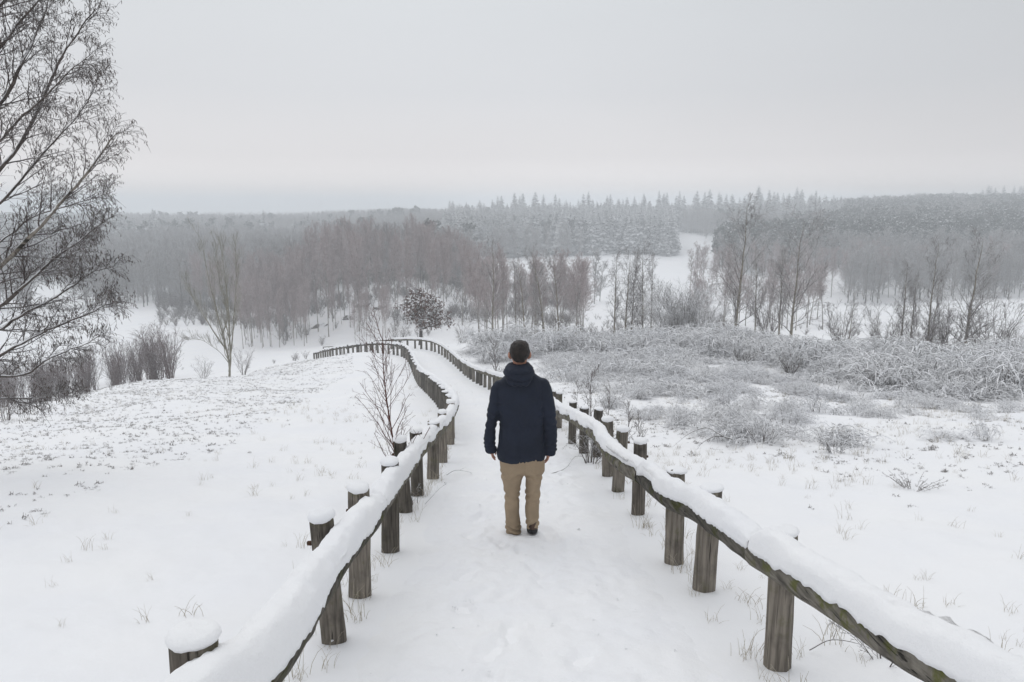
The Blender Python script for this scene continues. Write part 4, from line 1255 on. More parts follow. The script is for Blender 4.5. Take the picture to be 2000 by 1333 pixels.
for k, (X, Y) in enumerate(spots):
    sc = 0.75 + 0.5 * rg.random()
    o = link('bramble_bush', DOME[k % 4], None, (X, Y, Hs(X, Y) - 0.04)); o.scale = (sc * 1.1, sc * 1.1, sc * (0.70 + 0.5 * rg.random())); o.rotation_euler = (0, 0, rg.random() * 6.28)
    tag(o, 'domed bramble bush bowed under rolls of snow in the thicket on the right slope', 'bush', 'snow-laden bramble bushes of the right thicket')
rg = rng_(940)
x, y = sample_fan(rg, 9000, 15, 52, -0.11, 0.95)
pp, rr = proj(x, y, H(x, y))
top = np.interp(pp, [880, 950, 1100, 1250, 1450, 1560, 1700, 1800, 1900, 2000, 2200], [700, 688, 668, 668, 678, 690, 705, 720, 730, 738, 745])
bot = np.interp(pp, [880, 950, 1050, 1150, 1300, 1450, 1560, 1620, 1700, 1800, 1900, 2000, 2200], [705, 712, 735, 758, 770, 765, 738, 752, 768, 780, 785, 785, 785])
edge = fbm(x * 0.25, y * 0.25, 91, 3) * 14
dens = sstep(0, 10, rr - top + edge) * (1 - sstep(-60, 45, rr - bot + 2.2 * edge)) ** 1.2
dens = dens * sstep(-0.55, 0.25, fbm(x * 0.33, y * 0.33, 96, 3) + 0.25 + 0.5 * (rr - top < 28) + 0.35 * (pp > 1560))
kp = (rg.random(len(x)) < dens) & (x - path_x(y) > 2.3)
x, y, pp, rr, d_ = x[kp], y[kp], pp[kp], rr[kp], dens[kp]
m_ = 520
if len(x) > m_:
    q = rg.permutation(len(x))[:m_]; x, y, pp, rr, d_ = x[q], y[q], pp[q], rr[q], d_[q]
tops = np.interp(pp, [880, 950, 1100, 1250, 1450, 1560, 1700, 1800, 1900, 2000], [700, 688, 668, 668, 678, 690, 705, 720, 730, 738])
md = np.clip(0.72 + 0.8 * fbm(x * 0.42, y * 0.42, 95, 2), 0.22, 1.7)
hs = (0.18 + 0.62 * d_ * (0.6 + 0.4 * rg.random(len(x)))) * md
scatter('bramble_thicket', 'wide thicket of snow-covered arching brambles on the right slope', 'brambles', BRM, np.stack([x, y, H(x, y)], 1), rg.random(len(x)) * 6.28, np.stack([0.45 + 0.5 * rg.random(len(x))] * 2 + [hs], 1), rg.integers(0, 6, len(x)))

# thinning scrub between the thicket and the fence
x, y = sample_fan(rg, 9000, 9.5, 30, 0.05, 0.9)
pp, rr = proj(x, y, H(x, y))
pz = np.where(inpoly(pp, rr, [(1090, 735), (1560, 735), (1600, 770), (1570, 850), (1480, 890), (1330, 870), (1220, 820)]), 0.24, np.where(inpoly(pp, rr, [(1560, 760), (2100, 790), (2100, 900), (1600, 880)]), 0.10, 0))
pz = pz * sstep(-0.4, 0.6, fbm(x * 0.8, y * 0.8, 131, 3)) * sstep(1060, 1110, pp) * (1 - 0.6 * sstep(800, 880, rr))
kp = (rg.random(len(x)) < pz) & (x - path_x(y) > 1.9)
x, y = x[kp], y[kp]
scatter('snowy_scrub', 'thin snow-dusted scrub and bracken between the thicket and the right fence', 'scrub', BRM, np.stack([x, y, H(x, y) - 0.01], 1), rg.random(len(x)) * 6.28, np.stack([0.22 + 0.25 * rg.random(len(x))] * 2 + [0.15 + 0.30 * rg.random(len(x)) ** 1.5], 1), rg.integers(0, 6, len(x)))
# low heather and dry grass
def tuft_mesh(seed, n, h, spread, r, mat, arch=0.3):
    rg = rng_(seed); g = Geo(); k = 4; s = np.linspace(0, 1, k)
    az = rg.random(n) * 6.28; o = rg.normal(size=(n, 2)) * spread * 0.35; hh = h * (0.4 + 0.7 * rg.random(n)); L = spread * (0.2 + 0.8 * rg.random(n))
    P = np.zeros((n, k, 3))
    P[:, :, 0] = o[:, :1] + (np.cos(az) * L)[:, None] * s ** 1.5; P[:, :, 1] = o[:, 1:] + (np.sin(az) * L)[:, None] * s ** 1.5
    P[:, :, 2] = hh[:, None] * (s - arch * s ** 3) - 0.02
    g.tubes(P, r * (1 - 0.6 * s)[None] * np.ones((n, 1)), 3)
    return g, P, rg
def heather_mesh(seed):
    g, P, rg = tuft_mesh(seed, 7, 0.075, 0.085, 0.0036, 'heather', 0.5)
    B, BR = sprout(rg, P, np.full(P.shape[:2], 0.004), 3, 0.3, 1, 45, 0.05, 3, rk=0.9, rmin=0.0036)
    g.tubes(B, BR, 3)
    return g.mesh('heather', M['heather'])
HEA = [heather_mesh(720 + k) for k in range(5)]
GRS = [tuft_mesh(740 + k, 9, 0.24, 0.12, 0.0019, 'grass', 0.25)[0].mesh('grass', M['grass']) for k in range(4)]
rg = rng_(950)
x, y = sample_fan(rg, 110000, 5.5, 48, -0.85, 0.85)
pp, rr = proj(x, y, H(x, y))
cl = 0.55 * fbm(x * 2.2, y * 2.2, 101, 3) + 0.35 * fbm(x * 0.3, y * 0.3, 102, 2)
dl = inpoly(pp, rr, [(-100, 760), (200, 745), (480, 735), (560, 690), (690, 690), (690, 730), (560, 800), (430, 880), (240, 930), (100, 1000), (-100, 1060)])
dr = inpoly(pp, rr, [(1040, 760), (1090, 740), (1600, 740), (2100, 770), (2100, 930), (1900, 960), (1650, 940), (1560, 900), (1300, 905), (1230, 850), (1120, 790)])
pd = np.where(dl, 0.85 * sstep(-0.6, 0.8, cl), 0) + np.where(dr, 0.85 * sstep(-0.6, 0.9, cl) * np.where(pp < 1560, 1.0, 0.45), 0)
pd = np.maximum(pd, 0.03 * sstep(0.3, 0.9, cl) * (np.abs(x - path_x(y)) > 1.6) * (y < 30) * ((pp > 1050) | (rr < 1000)))
kp = (rg.random(len(x)) < pd) & (np.abs(x - path_x(y)) > 1.5)
x, y = x[kp], y[kp]
scatter('heather', 'scattered low heather sprigs poking through the snow on both slopes', 'heather', HEA, np.stack([x, y, H(x, y) - 0.01], 1), rg.random(len(x)) * 6.28, np.stack([0.40 + 0.85 * rg.random(len(x)) ** 1.6] * 2 + [0.4 + 1.0 * rg.random(len(x)) ** 1.4], 1), rg.integers(0, 5, len(x)))
# scrub on the open heath and in the valley
xh, yh = sample_fan(rg, 2600, 46, 148, -0.5, 0.95); ph = pxof(xh, yh)
kh = ((fbm(xh * 0.12, yh * 0.12, 121, 3) + 0.3 * rg.normal(size=len(xh))) > np.where(ph > 1560, 0.35, np.where(ph > 1100, -0.25, 0.9))) & ((ph > 1560) | ((ph < 600) & (yh > 70)) | ((ph > 1120) & (ph < 1430) & (yh > 60) & (yh < 118)))
scatter('heath_scrub', 'low twiggy scrub dotted over the snowy heath and valley floor', 'scrub', SCRUB, np.stack([xh, yh, H(xh, yh)], 1)[kh], rg.random(kh.sum()) * 6.28, (0.25 + 0.45 * rg.random(kh.sum()) ** 2) * np.where((ph[kh] > 1100) & (ph[kh] < 1440), 1.5, 1.0), rg.integers(0, 4, kh.sum()))
# grass: along the fence feet, and thin on the right slope
nf = 230
yf = 2.2 + 14 * rg.random(nf) ** 1.3; sd = np.where(rg.random(nf) < 0.5, -1.0, 1.0)
xf = path_x(yf) + sd * (1.05 + 0.28 * np.abs(rg.normal(size=nf))) * np.where(sd > 0, 1.02, 0.98)
x, y = sample_fan(rg, 26000, 3.5, 30, -0.8, 0.85)
kq = (x > 1.8) | ((x < -1.7) & (rg.random(len(x)) < 0.35)); x, y = x[kq], y[kq]
pp, rr = proj(x, y, H(x, y)); cl = fbm(x * 0.5, y * 0.5, 111, 3)
kp = rg.random(len(x)) < 0.34 * sstep(-0.2, 0.8, cl) + 0.04
x = np.concatenate([xf, x[kp]]); y = np.concatenate([yf, y[kp]])
scatter('dry_grass', 'sparse pale dry grass standing out of the snow by the fences', 'grass', GRS, np.stack([x, y, H(x, y)], 1), rg.random(len(x)) * 6.28, np.where(np.abs(x - path_x(y)) < 1.7, 0.5, 0.3) + 0.6 * rg.random(len(x)) ** 1.5, rg.integers(0, 4, len(x)))

# ------------------------------------------------------------------ saplings and small plants near the path
def sapling(px0, row_base, Y, top_row, name, label, seed, mat, n1=22, width=0.42, r=0.014, x_shift=0.0, lod=1.0):
    rg = rng_(seed)
    X = ux(px0, row_base) * Y; z = Hs(X, Y)
    h = (EYE - Y * ray_tan(top_row)) - z
    s = np.linspace(0, 1, 12)
    P = np.stack([0.02 * h * np.sin(s * 5 + seed) - 0.02 * h * s, 0.015 * h * np.cos(s * 4), -0.05 + (h + 0.05) * s], 1)
    R = r * (1 - 0.82 * s); gt = Geo(); gc = Geo()
    gt.tubes(P, R, 8)
    B, BR = sprout(rg, P[None], R[None], n1, 0.12, 0.95, 36, h * width, 6, bend=0.10, wob=0.03, rk=0.5, rend=0.4, rmin=0.0028 * lod, lenfall=0.6)
    gc.tubes(B, BR, 4)
    C, CR = sprout(rg, B, BR, 5, 0.2, 1.0, 36, h * width * 0.36, 4, bend=0.05, wob=0.05, rk=0.6, rend=0.5, rmin=0.0022 * lod)
    gc.tubes(C, CR, 3)
    D, DR = sprout(rg, C, CR, 2, 0.3, 1.0, 40, h * width * 0.12, 3, rk=0.7, rmin=0.0018 * lod)
    gc.tubes(D, DR, 3)
    t = thing(name, label, 'sapling', (X, Y, z))
    link('trunk', gt.mesh('trunk', M[mat]), t); link('twigs', gc.mesh('twigs', M[mat]), t)
sapling(769, 900, 7.15, 636, 'birch_sapling', 'slender red-stemmed sapling behind the left fence posts', 51, 'sapling', 36, 0.34, 0.013)
sapling(1156, 800, 13.2, 722, 'birch_sapling', 'upright grey sapling behind the right fence nearest to the man', 52, 'twig', 18, 0.36, 0.012, lod=1.5)
sapling(1128, 800, 13.6, 748, 'birch_sapling', 'thin small sapling between the man and the upright grey sapling', 53, 'twig', 12, 0.3, 0.009, lod=1.5)
sapling(1190, 800, 13.2, 752, 'birch_sapling', 'leaning thin sapling right of the upright grey sapling', 54, 'twig', 12, 0.36, 0.009, lod=1.5)
sapling(1226, 850, 11.0, 782, 'birch_sapling', 'spindly sapling behind the snow-capped right fence posts', 55, 'twig', 14, 0.3, 0.008, lod=1.3)
sapling(1247, 870, 10.6, 815, 'birch_sapling', 'short bushy sapling beside the right fence post', 56, 'twig', 16, 0.4, 0.008, lod=1.3)
sapling(968, 740, 27, 660, 'birch_sapling', 'bare sapling just left of the man beyond the right fence', 57, 'twig', 18, 0.36, 0.018, lod=3)
def small(seed, h, stems, spread, mat, arch, rmin, r0, per=6, per2=3): return shrub_mesh(seed, h, stems, spread, mat, per, per2, rmin, arch, r0)
for pv, row, Y, args, lab, nm in [
    (1155, 905, 9.6, (801, 0.55, 16, 0.45, 'near_bark', 0.45, 0.0028, 0.007), 'snowy tangled plant with bent twigs at the feet of the right fence', 'small_bush'),
    (1180, 890, 10.1, (802, 0.5, 14, 0.4, 'near_bark', 0.5, 0.0028, 0.007), 'second snowy tangled plant close by the right fence posts', 'small_bush'),
    (812, 985, 6.9, (803, 0.38, 10, 0.28, 'near_bark', 0.35, 0.002, 0.005), 'dark twiggy weed at the foot of a left fence post', 'small_bush'),
    (1490, 868, 11.6, (804, 0.62, 26, 0.75, 'bramble', 0.62, 0.004, 0.008), 'arching snow-bent bush alone in front of the right thicket', 'small_bush'),
    (1440, 860, 12.0, (805, 0.5, 16, 0.8, 'bramble', 0.7, 0.004, 0.008), 'flattened snow-bent bush left of the arching bush', 'small_bush'),
    (1630, 888, 11.0, (806, 0.36, 16, 0.32, 'bramble', 0.5, 0.004, 0.007), 'small dark clump poking from the right snow slope', 'small_bush'),
    (1785, 952, 9.0, (807, 0.17, 22, 0.30, 'heather', 0.3, 0.0024, 0.004), 'low star-shaped grass clump on the open right slope', 'small_bush'),
    (1740, 1290, 3.6, (808, 0.30, 9, 0.30, 'near_bark', 0.5, 0.0018, 0.004), 'dark bent twigs under the right rail near the picture bottom', 'small_bush'),
    (1610, 862, 11.5, (809, 0.3, 8, 0.25, 'heather', 0.2, 0.003, 0.006), 'wispy sprig on the right slope beside the small dark clump', 'small_bush'),
    (1545, 712, 27, (810, 0.9, 18, 0.6, 'near_bark', 0.2, 0.008, 0.016), 'dark stub of a bush in the front of the brambles', 'small_bush'),
    (1690, 742, 24.5, (811, 0.9, 22, 0.9, 'near_bark', 0.4, 0.008, 0.016), 'dark hollow bush in the front edge of the right brambles', 'small_bush'),
    (1450, 705, 29, (812, 0.9, 22, 0.9, 'near_bark', 0.4, 0.008, 0.016), 'dark bush in the middle of the bramble thicket', 'small_bush'),
]:
    X, Y = (lambda q: (q[0], q[1]))(solve_ground(pv, row, 1.5, 40)) if Y < 20 else (ux(pv, row) * Y, Y)
    o = link(nm, small(*args), None, (X, Y, Hs(X, Y))); tag(o, lab, 'bush')

def twig_on(pts, r, label, name='bent_twig', mat='near_bark'):
    W_ = []
    for px_, row, hh in pts: W_.append(ray_at_height(px_, row, hh, 1.5, 40))
    W_ = catmull(np.array(W_), 5); o = W_[0].copy()
    g = Geo(); s = np.linspace(0, 1, len(W_)); g.tubes(W_ - o, r * (1 - 0.7 * s), 5)
    B, BR = sprout(rng_(int(pts[0][0])), (W_ - o)[None], (r * (1 - 0.7 * s))[None], 5, 0.3, 1, 35, 0.12, 3, rmin=r * 0.3)
    g.tubes(B, BR, 3)
    tag(link(name, g.mesh(name, M[mat]), None, o), label, 'twig')
twig_on([(1412, 852, 0.25), (1380, 836, 0.30), (1345, 848, 0.15), (1315, 872, 0.0)], 0.010, 'long bent twig arching down to the snow left of the arching bush')
twig_on([(1430, 858, 0.22), (1400, 852, 0.22), (1372, 865, 0.1), (1362, 878, 0.0)], 0.010, 'short bent twig arching down below the long bent twig')
twig_on([(1068, 928, 0.0), (1104, 915, 0.05), (1122, 893, 0.16), (1140, 893, 0.22)], 0.006, 'forked twig leaning from the right fence plants over the path')
twig_on([(1581, 1270, 0.0), (1625, 1250, 0.10), (1690, 1262, 0.16), (1735, 1290, 0.05)], 0.0035, 'thin arching twig under the right rail in the foreground')
twig_on([(830, 985, 0.02), (858, 955, 0.10), (872, 945, 0.14)], 0.004, 'thin dark twig leaning over the path from the left fence')
twig_on([(872, 928, 0.0), (890, 919, 0.06), (915, 922, 0.06), (926, 928, 0.0)], 0.004, 'small curved twig lying on the path snow left of the man')

# tiny crumbs of twig and leaf trodden into the path
rg = rng_(960)
yc = 2.6 + 16 * rg.random(130) ** 1.5; xc_ = path_x(yc) + rg.normal(size=130) * 0.42
cg = Geo(); V_ = np.array([[-.012, 0, 0.004], [0.014, 0.004, 0.008], [0.004, 0.012, 0.012], [0.0, -0.006, 0.010]]); cg.raw(V_, None, np.array([[0, 1, 2], [0, 3, 1]]))
cm = cg.mesh('crumb', M['near_bark'], False)
scatter('path_litter', 'tiny dark crumbs of twig and leaf trodden into the path snow', 'litter', [cm], np.stack([xc_, yc, H(xc_, yc) + 0.026], 1), rg.random(130) * 6.28, 0.4 + 0.9 * rg.random(130), np.zeros(130, int))

# litter on the path
def litter(px_, row, w, label, seed):
    x, y = solve_ground(px_, row, 1.5, 30)
    rg = rng_(seed); n = 9
    c = rg.normal(size=(n, 3)) * [w * 0.35, w * 0.22, 0.004] + [0, 0, 0.03]
    d = rg.normal(size=(n, 3)); d[:, 2] *= 0.3; d /= np.linalg.norm(d, axis=1, keepdims=True)
    e_ = np.cross(d, [0, 0, 1.0]); e_ /= np.linalg.norm(e_, axis=1, keepdims=True)
    q = w * (0.25 + 0.25 * rg.random(n))[:, None]
    V = np.stack([c, c + d * q * .5 + e_ * q * .25 + [0, 0, .006], c + d * q, c + d * q * .5 - e_ * q * .25 + [0, 0, .008]], 1).reshape(-1, 3)
    g = Geo(); g.raw(V, np.arange(4 * n).reshape(n, 4))
    tag(link('leaf_litter', g.mesh('leaf_litter', M['near_bark'], False), None, (x, y, Hs(x, y))), label, 'litter')
litter(852, 1257, 0.05, 'dark clump of dead leaves in the foreground path snow', 1)
litter(870, 948, 0.05, 'small dark leaf clump on the path beside the left fence', 2)
litter(912, 1182, 0.04, 'crumb of dead leaf on the path right of the large leaf clump', 3)
litter(888, 1197, 0.035, 'smaller crumb of dead leaf on the path near the left side', 4)

# ------------------------------------------------------------------ big birch hanging in from the left
def big_birch():
    rg = rng_(60)
    TX, TY = ux(-190, 700) * 8.6, 8.6
    zb = Hs(TX, TY)
    root = thing('birch_tree', 'large birch at the left edge whose catkin-laden boughs hang into the picture', 'birch', (TX, TY, zb))
    o = np.array((TX, TY, zb))
    limbs = [  # pixels along each bough, thickness, distance drift
        (((-190, 640), (-90, 590), (0, 525), (60, 470), (132, 395), (180, 345), (222, 300), (258, 262)), 0.036, -0.3, 'near_pale'),
        (((-190, 430), (-80, 400), (0, 327), (48, 268), (92, 196), (132, 120), (165, 70), (205, 20)), 0.030, 0.5, 'near_bark'),
        (((-190, 300), (-80, 270), (0, 196), (45, 130), (68, 80), (95, 20), (110, -60)), 0.030, -0.6, 'near_bark'),
        (((-190, 210), (-70, 150), (0, 88), (40, 48), (85, 0), (130, -70)), 0.028, 0.4, 'near_bark'),
        (((-190, 100), (-60, 60), (20, 0), (70, -60), (130, -140)), 0.028, 0.0, 'near_bark'),
        (((-190, 480), (-80, 450), (0, 392), (50, 345), (100, 290), (150, 240), (190, 190), (212, 150)), 0.022, 0.8, 'near_bark'),
        (((-190, 690), (-80, 640), (0, 603), (32, 576), (72, 545), (112, 515), (151, 490), (194, 462), (246, 430)), 0.030, 0.3, 'near_bark'),
        (((-190, 720), (-80, 670), (0, 639), (47, 614), (108, 585), (173, 553), (215, 528), (262, 515)), 0.026, -0.5, 'near_bark'),
        (((-190, 790), (-80, 735), (0, 697), (58, 668), (119, 643), (194, 617), (230, 600), (262, 590)), 0.026, 0.2, 'near_bark'),
        (((-190, 770), (-80, 748), (0, 737), (65, 729), (108, 704), (151, 686), (201, 668), (235, 650)), 0.022, -0.4, 'near_bark'),
        (((-190, 790), (-80, 782), (0, 776), (54, 774), (100, 772), (137, 767), (168, 758)), 0.014, -0.6, 'near_bark'),
        (((-190, 610), (-70, 580), (0, 552), (65, 538), (120, 520), (160, 490), (190, 450)), 0.016, 0.9, 'near_bark'),
        (((-190, 540), (-60, 500), (0, 470), (50, 430), (110, 410), (170, 392), (235, 375)), 0.018, 0.6, 'near_bark'),
        (((-190, 350), (-80, 330), (0, 268), (50, 215), (100, 175), (150, 130), (200, 95)), 0.020, -0.2, 'near_bark'),
    ]
    tz = [-0.3] + [EYE - 8.6 * ray_tan(r_) - zb for r_ in (700, 500, 300, 100, -100, -300)]
    tp = np.array([[0.05 * i, 0.03 * i, z] for i, z in enumerate(tz)])
    g = Geo(); g.tubes(catmull(tp, 4), np.linspace(0.15, 0.06, 25), 12); link('trunk', g.mesh('trunk', M['near_pale']), root)
    allP = []; allR = []; LL = []
    for pts, r, dy, mt in limbs:
        n = len(pts); s = np.linspace(0, 1, n)
        pts = [(a if a < 0 else a * 0.89, b) for a, b in pts]
        W_ = np.array([at(a, b, 8.6 + abs(dy) * 2.0 * t + 0.1 * math.sin(5 * t + a)) for (a, b), t in zip(pts, s)]) - o
        W_[0] = np.array([tp[:, 0].mean() * 0 + np.interp(W_[0, 2], tz, tp[:, 0]), np.interp(W_[0, 2], tz, tp[:, 1]), W_[0, 2]])
        C = catmull(W_, 5); q = np.linspace(0, 1, 30)
        C = np.stack([np.interp(q, np.linspace(0, 1, len(C)), C[:, k]) for k in range(3)], 1)
        C[1:] += np.cumsum(rg.normal(size=(29, 3)) * 0.006, 0)
        R = r * (1 - 0.80 * q)
        g = Geo(); g.tubes(C, R, 7); b = link('bough', g.mesh('bough', M[mt]), root)
        # snow lying along the gentle stretches of the bough
        T = np.gradient(C, axis=0); T /= np.linalg.norm(T, axis=1, keepdims=True)
        flat = np.clip((0.80 - np.abs(T[:, 2])) * 2.2, 0, 1) * np.clip(vnoise(q * 11 + r * 900, 0 * q, 5) * 1.6 + 0.62, 0, 1)
        if r > 0.015 and flat.max() > 0.1:
            g = Geo(); g.tubes(C + np.array([0, 0, 1.0]) * (R * 0.62)[:, None], R * 0.85 * flat + 1e-4, 6); link('snow', g.mesh('snow', M['snow_cap']), b)
        allP.append(C); allR.append(R); LL.append(np.linalg.norm(C[-1] - C[0]))
    P = np.array(allP); R = np.array(allR); L = np.array(LL)
    g = Geo()
    B, BR = sprout(rg, P, R, 22, 0.22, 1.0, 36, L * 0.25, 8, bend=0.02, wob=0.03, rk=0.40, rend=0.4, rmin=0.0044, lenfall=0.80, updir=0.1)
    g.tubes(B, BR, 4)
    C, CR = sprout(rg, B, BR, 8, 0.15, 1.0, 38, np.repeat(L, 22) * 0.075, 5, bend=-0.05, wob=0.05, rk=0.6, rend=0.5, rmin=0.0030, lenfall=0.35)
    g.tubes(C, CR, 3)
    D, DR = sprout(rg, C, CR, 3, 0.25, 1.0, 42, 0.14, 4, bend=-0.15, wob=0.06, rk=0.7, rend=0.6, rmin=0.0022, lenfall=0.2)
    g.tubes(D, DR, 3)
    link('twigs', g.mesh('twigs', M['near_twig']), root)
    # catkins hanging in twos and threes from the twig ends
    ends = np.concatenate([C[:, -1], D[:, -1], D[:, 2]])
    ends = ends[rg.random(len(ends)) < 0.38]
    n = len(ends); d = rg.normal(size=(n, 3)) * 0.35; d[:, 2] -= 0.9; d /= np.linalg.norm(d, axis=1, keepdims=True)
    ln = 0.028 + 0.024 * rg.random(n); s = np.array([0, 0.25, 0.7, 1.0])
    K = ends[:, None] + d[:, None] * (ln[:, None] * s[None])[..., None]
    g = Geo(); g.tubes(K, np.array([0.0012, 0.0042, 0.0038, 0.0008])[None] * np.ones((n, 1)), 3)
    co = link('catkins', g.mesh('catkins', M['catkin']), root); co['kind'] = 'stuff'
big_birch()

# ------------------------------------------------------------------ the walking man
def loft_geo(g, secs, n=28, p=2.0):
    """closed tube of level rings: (x, y, z, half width, half depth)"""
    a = np.arange(n) / n * 2 * math.pi
    c = np.sign(np.cos(a)) * np.abs(np.cos(a)) ** (2 / p); s = np.sign(np.sin(a)) * np.abs(np.sin(a)) ** (2 / p)
    V = [np.stack([x + w * c, y + d * s, np.full(n, z)], 1) for x, y, z, w, d in secs]
    k = len(V); idx = np.arange(k * n).reshape(k, n)
    F4 = np.stack([idx[:-1], np.roll(idx[:-1], -1, 1), np.roll(idx[1:], -1, 1), idx[1:]], -1).reshape(-1, 4)
    V = np.concatenate(V + [V[0].mean(0)[None], V[-1].mean(0)[None]])
    F3 = np.concatenate([np.stack([np.roll(idx[0], -1), idx[0], np.full(n, k * n)], -1), np.stack([idx[-1], np.roll(idx[-1], -1), np.full(n, k * n + 1)], -1)])
    g.raw(V, F4, F3)

def dense(secs, m=6):
    A = np.array(secs, float)
    return [tuple(r) for r in np.array([np.interp(np.linspace(0, len(A) - 1, (len(A) - 1) * m + 1), np.arange(len(A)), A[:, k]) for k in range(A.shape[1])]).T]

def spline_secs(secs, m=5):
    A = np.array(secs, float); out = []
    Q = np.concatenate([[2 * A[0] - A[1]], A, [2 * A[-1] - A[-2]]])
    for i in range(1, len(Q) - 2):
        for t in np.arange(m) / m:
            out.append(0.5 * ((2 * Q[i]) + (-Q[i - 1] + Q[i + 1]) * t + (2 * Q[i - 1] - 5 * Q[i] + 4 * Q[i + 1] - Q[i + 2]) * t * t + (-Q[i - 1] + 3 * Q[i] - 3 * Q[i + 1] + Q[i + 2]) * t ** 3))
    out.append(A[-1])
    return [tuple(r) for r in out]

def ball(g, c, r, n=12, rot=None):
    """ellipsoid with radii r"""
    secs = []
    for t in np.linspace(-1, 1, 15)[1:-1]:
        q = math.sqrt(1 - t * t); secs.append((c[0], c[1], c[2] + t * r[2], r[0] * q, r[1] * q))
    loft_geo(g, secs, n)

def remesh(geo, name, mat, voxel, smooth=4, disp=None):
    me = geo.mesh(name + '_raw', mat)
    o = bpy.data.objects.new(name + '_raw', me); COL.objects.link(o)
    r = o.modifiers.new('r', 'REMESH'); r.mode = 'VOXEL'; r.voxel_size = voxel; r.use_smooth_shade = True
    s = o.modifiers.new('s', 'SMOOTH'); s.factor = 0.5; s.iterations = smooth
    dg = bpy.context.evaluated_depsgraph_get()
    out = bpy.data.meshes.new_from_object(o.evaluated_get(dg))
    bpy.data.objects.remove(o); bpy.data.meshes.remove(me)
    out.name = name
    out.materials.clear(); out.materials.append(mat)
    if disp is not None:
        n = len(out.vertices); co = np.empty(n * 3, np.float32); no = np.empty(n * 3, np.float32)
        out.vertices.foreach_get('co', co); out.vertex_normals.foreach_get('vector', no)
        co = co.reshape(-1, 3).astype(float); no = no.reshape(-1, 3).astype(float)
        co = co + no * disp(co)[:, None]
        out.vertices.foreach_set('co', co.astype(np.float32).ravel()); out.update()
    out.polygons.foreach_set('use_smooth', np.ones(len(out.polygons), bool))
    return out

